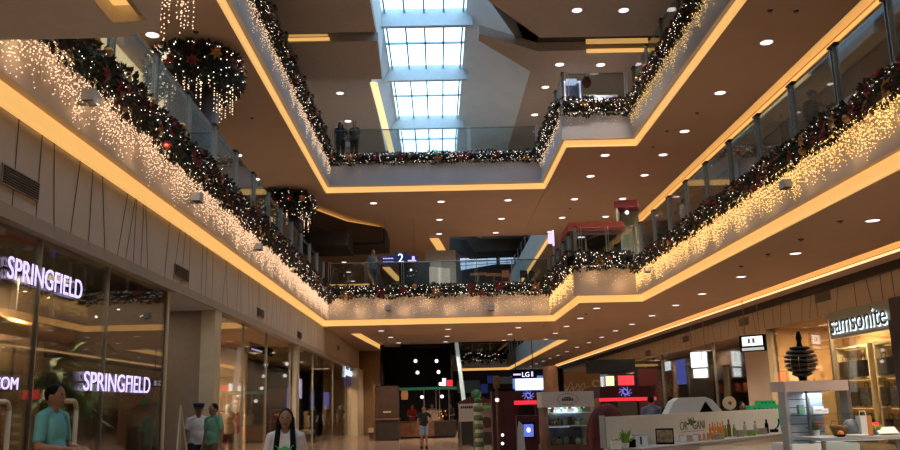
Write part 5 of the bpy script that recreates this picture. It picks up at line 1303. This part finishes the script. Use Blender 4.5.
# lit shop displays deep on the right
for i, (px, py, w_, h_, mm, nm) in enumerate([(681, 372, .9, 1.3, m_signo, 'violet-blue lit poster'), (668, 366, .6, .5, m_signw, 'small white lit panel'), (640, 368, 1.6, 1.2, m_kgrey, 'grey shop panel'), (727, 385, .4, 1.6, m_cream, 'cream lit panel')]):
    q = bX(px, py, 12.9); t = thing('lit_display_panel', '%s behind the right-hand shop glass' % nm, 'display', (12.9, q.y, 0))
    obj('screen', M().box(-.03, -w_, q.z-h_/2, .0, w_, q.z+h_/2), mm, t); obj('frame', M().box(.0, -w_-.06, 0, .06, w_+.06, q.z+h_/2+.06), m_dark, t)
q0 = bY(618, 376, 40); q1 = bY(634, 385, 40)
t = thing('red_screen', 'bright red lit screen above the right-hand maroon kiosk', 'screen', ((q0.x+q1.x)/2, 40, 0)); w_ = (q1.x-q0.x)/2
obj('screen', M().box(-w_, -.03, q1.z, w_, 0, q0.z), m_redl, t); obj('frame', M().box(-w_-.08, 0, 0, w_+.08, .1, q0.z+.08), m_dark, t); obj('side_light', M().box(-w_-.55, -.02, q1.z, -w_-.2, .08, q0.z), m_covew, t); obj('dark_side', M().box(w_+.2, -.02, 0, w_+1.1, .1, q0.z+.3), m_maroon, t); obj('top_board', M().box(-w_-1.4, -.05, q0.z+.15, w_+.1, .2, q0.z+.75), m_black, t)

# ---------------------------------------------------------------- far end of the ground floor
D = 41.; a, b = bY(376, 400, D), bY(398, 400, D); zt = bY(387, 386, D).z; t = thing('dark_cabinet_kiosk', 'tall dark wooden cabinet kiosk at the far left of the hall', 'kiosk', (a.x, D, 0)); W_ = b.x-a.x
obj('upper_body', M().box(0, 0, 1.0, W_, 1.2, zt), mat('near_black_wood', (.045, .022, .014), .5, var=.2, scale=3), t); obj('lower_body', M().box(-.03, -.1, 0, W_+.03, 1.2, .93), m_dark, t); obj('counter_slab', M().box(-.05, -.15, .93, W_+.05, 1.2, 1.0), m_woodm, t)
obj('small_label', M().box(W_*.5-.18, -.01, bY(387, 412, D).z-.03, W_*.5+.18, .0, bY(387, 412, D).z+.03), m_cream, t); obj('side_jamb', M().box(-.12, 0, 0, -.03, 1.2, zt+.1), m_woodm, t)
t = thing('low_ledge', 'low cream ledge between the left pilaster and the dark cabinet', 'ledge', (bY(368, 400, 44).x, 44, 0)); obj('slab', M().box(0, 0, .3, .6, .8, .5), m_cream, t); obj('base', M().box(.05, .05, 0, .55, .75, .3), m_wood, t)
struct('wall_left_far', M().box(-5.4, 53.3, 0, -5.0, 90, ZC).box(-5.0, 53.35, 0, -2.9, 53.6, ZC), m_brownwall)
D = 43.; a, b = bY(399, 400, D), bY(455, 400, D); t = thing('cafe_counter', 'brown wooden cafe counter in front of the black hall', 'counter', (a.x, D, 0)); W_ = b.x-a.x; zt = bY(425, 421, D).z
obj('front_panel', M().box(0, 0, .08, W_*.62, .7, zt-.05), m_woodm, t); obj('dark_front', M().box(W_*.62, 0, .08, W_, .7, zt-.05), m_dark, t); obj('counter_top', M().box(-.05, -.05, zt-.05, W_+.05, .75, zt), m_wood, t); obj('plinth', M().box(.02, .03, 0, W_-.02, .65, .08), m_black, t)
for i, x in enumerate((.2, .42)): obj('door_seam', M().box(W_*x-.01, -.006, .1, W_*x+.01, .0, zt-.1), m_dark, t)
zg = bY(428, 388, D).z
t = thing('cafe_canopy', 'green edged canopy with slim white poles over the cafe counter', 'canopy', (a.x, D, 0))
obj('roof', M().box(0, -.3, zg-.06, W_+.1, 2.2, zg+.06), m_black, t); obj('green_edge', M().box(-.02, -.34, zg-.09, W_+.12, -.3, zg+.03), mat('green_neon', (.02, .2, .1), .5, emit=(.02, .30, .14), es=.1), t)
for px in (424, 436, 439.5, 449): x = bY(px, 400, D).x-a.x; obj('pole', M().tube((x, .1, zt+.0), (x, .1, zg-.06), .022), m_alu, t)
obj('rear_post', M().box(.05, 2.0, 0, .15, 2.1, zg-.06).box(W_-.1, 2.0, 0, W_, 2.1, zg-.06), m_black, t)
q = bY(404.5, 395, D-.2); t = thing('paper_lantern', 'dull orange lantern hanging at the left end of the cafe', 'lantern', (q.x, D-.1, q.z)); obj('shade', M().lathe([(.15, -.22), (.18, 0), (.14, .22)], n=14), mat('lantern_orange', (.45, .2, .1), .6, emit=(.9, .35, .12), es=.18), t, True); obj('cord', M().tube((0, 0, .22), (0, 0, zg-q.z-.07), .01), m_black, t)
for i, (px, py) in enumerate([(422, 397), (442, 396.5)]):
    q = bY(px, py, D+.6); t = thing('pendant_lamp', 'white globe lamp under the green canopy, %s one' % ['left', 'right'][i], 'lamp', q); obj('lamp_globe', M().ball((0, 0, 0), .085, n=10, m=6), m_lamp, t); obj('cord', M().tube((0, 0, .08), (0, 0, zg-q.z-.07), .008), m_black, t)
q = bY(447, 383.5, D-.5); t = thing('lit_menu_box', 'white and red lit box above the green canopy', 'sign', (q.x, D-.1, zg+.062)); obj('white_panel', M().box(-.22, -.02, .02, -.05, .06, .38), m_signw, t); obj('red_panel', M().box(0, -.02, .0, .28, .06, .30), m_redl, t); obj('backing', M().box(-.24, .06, 0, .30, .10, .4), m_black, t)
q = bY(441, 416, D); t = thing('flame_arrangement', 'small glowing amber light arrangement on the cafe counter', 'lamp', (q.x, D+.3, zt+.002)); obj('base', M().lathe([(.12, 0), (.10, .1), (.06, .14)], n=12), m_woodm, t)
k = M()
for i in range(9): k.octa((random.uniform(-.18, .22), random.uniform(-.05, .05), random.uniform(.12, .5)), .032)
obj('amber_lights', k, mat('amber_light', (1, .5, .2), .4, emit=(1, .45, .12), es=1.3), t); obj('twigs', M().tube((0, 0, .1), (.15, 0, .5), .01).tube((0, 0, .1), (-.12, 0, .45), .01).tube((0, 0, .1), (.02, 0, .55), .01), m_wood, t)
for i, (px, top_) in enumerate([(412, cloth('red_cap', (.35, .02, .02))), (432, c_grey), (450, c_blk)]):
    p = bY(px, 407, D+1.4); person(['person in red behind the cafe counter at the left', 'person in grey behind the cafe counter', 'person in black behind the right end of the cafe counter'][i], (p.x, D+1.4, 0), rad(20-20*i), 1.62, top_, c_navy, 'front', 'short')
t = thing('food_display', 'dim beige food display on the cafe counter behind the standing person', 'display', (bY(431, 400, D).x, D+.35, zt+.002)); obj('case', M().box(-.35, -.2, 0, .35, .2, .5), mat('dim_beige', (.25, .18, .12), .6, scale=9, col2=(.5, .4, .28)), t); obj('case_top', M().box(-.38, -.22, .5, .38, .22, .53), m_wood, t)
# far stores beneath the second atrium
D = 88.; k = M(); 
struct('wall_far_store', M().box(-5, D+.2, 0, 12, D+.4, ZC), m_dark)
for i, (x0, x1, y0, y1, mm, nm) in enumerate([(457, 480, 380.5, 393, m_lblue, 'pale blue-grey shop panel'), (480.5, 511, 384, 393, m_blue, 'dark blue shop panel'), (498, 512, 377, 384, m_lblue, 'small pale blue panel'), (487, 498, 376, 383.5, m_blue, 'narrow blue panel'), (511, 546, 376, 391, m_lblue, 'blue frame of the bright screen')]):
    a, b = bY(x0, (y0+y1)/2, D), bY(x1, (y0+y1)/2, D); zt, zb = bY((x0+x1)/2, y0, D).z, bY((x0+x1)/2, y1, D).z
    if nm.startswith('blue'):
        t = thing('video_wall', 'large bright white screen in a blue frame at the far end', 'screen', ((a.x+b.x)/2, D-.3, 0)); w_ = (b.x-a.x)/2
        obj('frame', M().box(-w_, 0, zb, w_, .2, zt), mat('lit_blue_frame', (.3, .45, .8), .4, emit=(.22, .36, .78), es=.55), t); obj('screen', M().box(-w_*.76, -.04, zb+(zt-zb)*.08, w_*.84, 0, zb+(zt-zb)*.82), m_signw, t); obj('legs', M().box(-w_*.8, 0, 0, -w_*.7, .2, zb).box(w_*.7, 0, 0, w_*.8, .2, zb), m_dark, t)
    else:
        t = thing('distant_shopfront', '%s at the far end of the ground floor' % nm, 'shopfront', ((a.x+b.x)/2, D-.1-.3*i, 0)); w_ = (b.x-a.x)/2
        obj('panel', M().box(-w_, 0, zb, w_, .15, zt), mm, t); obj('base', M().box(-w_, .02, 0, w_, .15, zb), m_dark, t)
q0, q1 = bY(512, 371.5, 46), bY(537, 378, 46)
t = thing('hanging_sign', 'dark violet hanging sign reading LG above the bright far screen', 'sign', ((q0.x+q1.x)/2, 46, (q0.z+q1.z)/2)); w_ = (q1.x-q0.x)/2; hq = (q0.z-q1.z)/2
obj('board', M().box(-w_, 0, -hq, w_, .1, hq), m_black, t); textmesh('letters', 'LG', .34, m_signw, t, (w_*.1, -.01, 0), (pi/2, 0, 0), .005); obj('violet_marks', M().box(-w_*.9, -.01, -.02, -w_*.3, 0, .06).box(w_*.55, -.01, -.1, w_*.7, 0, .16), m_sign, t); obj('hanger', M().tube((-w_*.7, .05, hq), (-w_*.7, .05, 4.895-(q0.z+q1.z)/2), .02).tube((w_*.7, .05, hq), (w_*.7, .05, 4.895-(q0.z+q1.z)/2), .02), m_black, t)

# ---------------------------------------------------------------- level two furnishings
D = 32.; a, b = bY(569, 240, D), bY(623, 240, D); W_ = b.x-a.x; zt = bY(597, 231.5, D).z; zr = bY(597, 222.5, D).z
t = thing('roofed_kiosk', 'grey framed glass kiosk with a red roof on level two', 'kiosk', (a.x, D, ZF2))
obj('roof', M().extr([(-.05, zt-ZF2), (W_+.1, zt-ZF2), (W_+.02, zr-ZF2), (.02, zr-ZF2)], 1, -.1, 1.9), mat('kiosk_red_roof', (.28, .03, .02), .5, var=.1), t)
H_ = zt-ZF2; k = M()
for x in (0, W_-.08): k.box(x, 0, 0, x+.08, .08, H_)
k.box(0, 0, H_-.12, W_, .08, H_).box(0, 0, .2, W_, .08, .32).box(W_*.30, .01, .32, W_*.30+.05, .06, H_-.12).box(W_*.68, .01, .32, W_*.68+.05, .06, H_-.12)
obj('frame', k, m_kgrey, t); obj('base_panel', M().box(.03, .02, 0, W_-.03, .05, .2), m_steel, t); obj('rear_wall', M().box(0, 1.7, 0, W_, 1.78, H_), m_dark, t); obj('side_wall', M().box(0, .08, 0, .05, 1.7, H_).box(W_-.05, .08, 0, W_, 1.7, H_), m_steel, t)
obj('front_glass', M().box(.08, .03, .32, W_-.08, .045, H_-.12), m_bglass, t)
obj('shelf', M().box(.1, .8, .9, W_*.3, 1.2, .94), m_kgrey, t); obj('red_swirl', M().extr([(W_*.36, .95), (W_*.55, 1.0), (W_*.64, 1.18), (W_*.5, 1.13)], 1, .5, .54), m_red, t); obj('pale_swirl', M().extr([(W_*.36, 1.12), (W_*.5, 1.32), (W_*.64, 1.3), (W_*.5, 1.22)], 1, .5, .54), m_kwhite, t)
obj('red_poster', M().box(W_*.72, .5, 1.1, W_*.93, .54, 1.4), m_red, t); obj('blue_poster', M().box(W_*.78, .5, .5, W_*.92, .54, .8), m_lblue, t); obj('lamp_strip', M().box(W_*.2, .3, H_-.14, W_*.34, .5, H_-.12), m_lamp, t)
D = 33.6; a, b = bY(614, 220, D), bY(634, 220, D); W_ = b.x-a.x; zt, zr = bY(624, 208, D).z, bY(624, 201.5, D).z
t = thing('canopy_stand', 'tall white stand with a maroon top right of the red-roofed kiosk', 'stand', (a.x+.1, D, ZF2), rad(-18))
obj('top_box', M().box(-.05, -.05, zt-ZF2, W_+.05, 1.0, zr-ZF2), mat('bright_maroon', (.22, .015, .03), .5), t); obj('side_panel', M().box(0, 0, .9, .06, .9, zt-ZF2), m_kwhite, t); obj('back_panel', M().box(0, .85, 0, W_, .9, zt-ZF2), cloth('sage_panel', (.28, .30, .20)), t); obj('lower_cabinet', M().box(0, 0, 0, W_, .85, 1.0), m_kgrey, t); obj('spot_lamp', M().ball((W_*.5, .3, zt-ZF2-.15), .08, n=8, m=6), m_lamp, t)
q = bY(551.5, 238, 38); t = thing('blade_sign', 'narrow violet glowing blade sign left of the red-roofed kiosk', 'sign', (q.x, 38, ZF2)); obj('blade', M().box(.05, 0, q.z-ZF2-.35, .12, .1, q.z-ZF2+.35), m_sign, t); obj('letter_strip', M().box(-.14, 0, q.z-ZF2-.25, .02, .08, q.z-ZF2+.22), m_sign, t); obj('pole', M().tube((.08, .15, 0), (.08, .15, q.z-ZF2+.4), .04), m_steel, t)
# direction sign
q0, q1 = bY(381, 257, 42), bY(418, 262, 42); t = thing('direction_sign', 'dark blue hanging direction sign with a large 2', 'sign', ((q0.x+q1.x)/2, 42, (q0.z+q1.z)/2)); w_ = (q1.x-q0.x)/2
obj('board', M().box(-w_, 0, -.24, w_, .08, .20), m_blue, t); obj('raised_board', M().box(-.28, -.02, -.26, .40, .1, .34), m_blue, t); textmesh('numeral', '2', .62, m_signw, t, (.06, -.03, .04), (pi/2, 0, 0), .004)
k = M()
for r_ in (0, 1):
    for i in range(7): k.box(-w_+.10+i*.075, -.01, -.14+r_*.18, -w_+.15+i*.075, 0, -.09+r_*.18)
k.box(w_*.45, -.01, -.10, w_*.9, 0, -.04).box(w_*.68, -.01, -.02, w_*.82, 0, .14)
obj('small_writing', k, m_sign, t); obj('hanger', M().tube((-w_*.8, .04, .2), (-w_*.8, .04, ZC2-t.location.z-.01), .006).tube((w_*.8, .04, .2), (w_*.8, .04, ZC2-t.location.z-.01), .006), m_black, t)
D = 40; a, b = bY(399, 270, D), bY(430, 270, D); zt = bY(414, 262.5, D).z; W_ = b.x-a.x
t = thing('display_screen', 'black display board with pale glowing marks behind the far level two glass', 'screen', (a.x, D, ZF2)); obj('board', M().box(0, 0, .1, W_, .12, zt-ZF2), m_black, t)
q = bY(411, 270, D); obj('glow_mark', M().ball((q.x-a.x, -.02, q.z-ZF2), .06, .02, .06, 8, 6), m_signw, t); k = M()
for i in range(8): k.octa((q.x-a.x+random.uniform(-.3, .35), -.02, q.z-ZF2-random.uniform(.05, .3)), .035)
obj('pale_marks', k, m_lblue, t); obj('foot', M().box(.1, -.1, 0, .3, .25, .1).box(W_-.3, -.1, 0, W_-.1, .25, .1), m_steel, t)
for i, px in enumerate([434, 441, 447.5]):
    q = bY(px, 263, 39); t = thing('tall_white_chair', 'white tall-backed chair, %s behind the far level two glass' % ['leftmost', 'middle', 'rightmost'][i], 'chair', (q.x, 39+.2*i, ZF2), rad(15), 'white chairs on level two')
    hq = q.z-ZF2; k = M(); k.box(-.17, .18, .45, .17, .24, hq-.15); obj('backrest', k, m_kwhite, t); obj('seat', M().cbox(0, 0, .43, .36, .38, .05, .04), m_kwhite, t)
    for sx in (-.15, .15):
        for sy in (-.15, .17): obj('leg', M().tube((sx, sy, 0), (sx, sy, .44), .018), m_steel, t)
for i, px in enumerate([478, 494, 508, 528, 538]):
    q = bY(px, 268 if i < 3 else 270, 39.5); t = thing('cafe_table' if i in (0, 1) else 'cafe_chair', ['left brown cafe table behind the far glass', 'right brown cafe table behind the far glass', 'brown cafe chair right of the tables', 'dark cafe chair near the second atrium cove', 'dark cafe chair next to the corner garland'][i], 'table' if i in (0, 1) else 'chair', (q.x, 39.5+.3*i, ZF2), rad(10*i))
    mm = m_woodm if i < 3 else m_black
    if i in (0, 1):
        obj('table_top', M().cbox(0, 0, .95, .75, .7, .04, .06), mm, t); obj('pedestal', M().tube((0, 0, .03), (0, 0, .95), .04), m_steel, t); obj('foot', M().lathe([(.26, 0), (.26, .02), (.05, .04)], n=16), m_steel, t)
    else:
        obj('seat', M().cbox(0, 0, .62, .42, .42, .05, .05), mm, t); obj('backrest', M().box(-.2, .18, .9, .2, .22, 1.25).box(-.2, .18, .66, -.16, .22, .9).box(.16, .18, .66, .2, .22, .9), mm, t)
        for sx in (-.18, .18):
            for sy in (-.18, .18): obj('leg', M().tube((sx, sy, 0), (sx, sy, .63), .018), mm, t)
slot(434, 238, 446, 257, ZC2-EYE, .5); slot(386, 267, 399, 280.5, ZC2-EYE, .5)
q = bz(350, 284, ZC2-EYE); trim(M().box(q.x-2.4, q.y, ZC2-.03, q.x+2.0, q.y+.7, ZC2-.015), m_cove)
# pale balustrade of escalator behind
k = M(); q = bY(433, 258, 45); trim(M().box(q.x-.4, 45, ZF2, q.x+1.2, 45.3, q.z+.4), m_kgrey)

# ---------------------------------------------------------------- level three furnishings
D = 33.5; a, b = bY(564, 90, D), bY(581, 90, D); zt = bY(572, 81, D).z; W_ = b.x-a.x
t = thing('display_case', 'tall white-lit glass display case on level three', 'display case', (a.x, D, ZF3)); k = M(); H_ = zt-ZF3
m_caseglow = mat('case_frame_lit', (.7, .75, .9), .4, emit=(.62, .68, .95), es=.9)
k.box(0, 0, 0, .06, .06, H_).box(W_-.06, 0, 0, W_, .06, H_).box(0, 0, H_-.08, W_, .06, H_).box(W_*.15, .1, H_, W_*.8, .5, H_+.14); obj('frame', k, m_caseglow, t); obj('back_panel', M().box(0, .55, 0, W_, .6, H_), mat('case_back', (.10, .12, .18), .5, scale=4, col2=(.3, .3, .4)), t); obj('side_panel', M().box(0, .06, 0, .03, .55, H_).box(W_-.03, .06, 0, W_, .55, H_), m_kgrey, t)
for z in (.35, .75, 1.15): obj('shelf', M().box(.06, .06, z, W_-.06, .55, z+.03), m_kwhite, t)
for i in range(6): c = (.18+(i % 3)*.2, .3, .385+.4*(i//3)+.07); o = thing('figurine', '%s small dark figurine in the lit display case' % names[i], 'figurine', (a.x+c[0], D+.3, ZF3+(.382 if i < 3 else .782)), 0, 'figurines in the display case'); obj('figure_body', M().lathe([(.05, 0), (.04, .08), (.05, .14), (.03, .18)], n=8), m_maroon if i % 2 else m_black, o); obj('figure_head', M().ball((0, 0, .22), .04, n=8, m=6), m_cream, o)
a, b = bY(583, 97, D), bY(617, 97, D); zt = bY(600, 96, D).z; W_ = b.x-a.x
t = thing('lit_counter', 'long white-violet lit counter right of the display case, level three', 'counter', (a.x, D, ZF3)); obj('counter_body', M().box(0, 0, .1, W_, .6, zt-ZF3), mat('lit_counter_front', (.7, .7, .9), .4, emit=(.50, .48, .85), es=.5), t); obj('counter_top', M().box(-.03, -.03, zt-ZF3, W_+.03, .63, zt-ZF3+.04), m_kwhite, t); obj('plinth', M().box(.02, .02, 0, W_-.02, .58, .1), m_black, t)
k = M()
for i in range(6): k.box(.12+i*W_/6.3, -.01, .25, .2+i*W_/6.3, 0, zt-ZF3-.1)
obj('dark_dividers', k, m_blue, t)
q = bY(586.5, 80, D+.6); t = thing('hanging_santa', 'small red and green hanging Christmas ornament on level three', 'ornament', (q.x, D+.6, q.z-.1)); obj('ornament_body', M().ball((0, 0, 0), .2, .15, .26, 12, 8), m_red, t, True); obj('ornament_head', M().ball((0, 0, .30), .11, n=10, m=6), m_green, t, True); obj('cord', M().tube((0, 0, .4), (0, 0, ZH-q.z+.08), .01), m_wire, t)
q = bY(330, 60, 30); 

m_coral = cloth('coral_red_top', (.55, .06, .04))
for i, (px, Y, tp_, bt, tx) in enumerate([(243, 23.6, m_coral, c_white, 'mannequin in a coral red top and white trousers behind the left shop glass'),
        (235, 22.8, cloth('beige_top', (.40, .30, .20)), m_maroon, 'mannequin in a beige top left of the coral-topped one'),
        (319, 38.0, c_blk, c_navy, 'mannequin in black in the farther left shop, left one'), (328, 42.0, cloth('tan_top', (.25, .16, .08)), c_blk, 'mannequin in a tan top in the farther left shop'),
        (341, 48.5, c_blk, c_blk, 'mannequin in black near the far end of the left shop glass')]):
    p = bY(px, 412, Y); person(tx, (min(p.x, -5.45), Y, .065), rad([50, 20, 40, 70, 30][i]), 1.62, tp_, bt, 'hip' if i % 2 == 0 else 'hang', female=True, dummy=True, sleeves=.5)
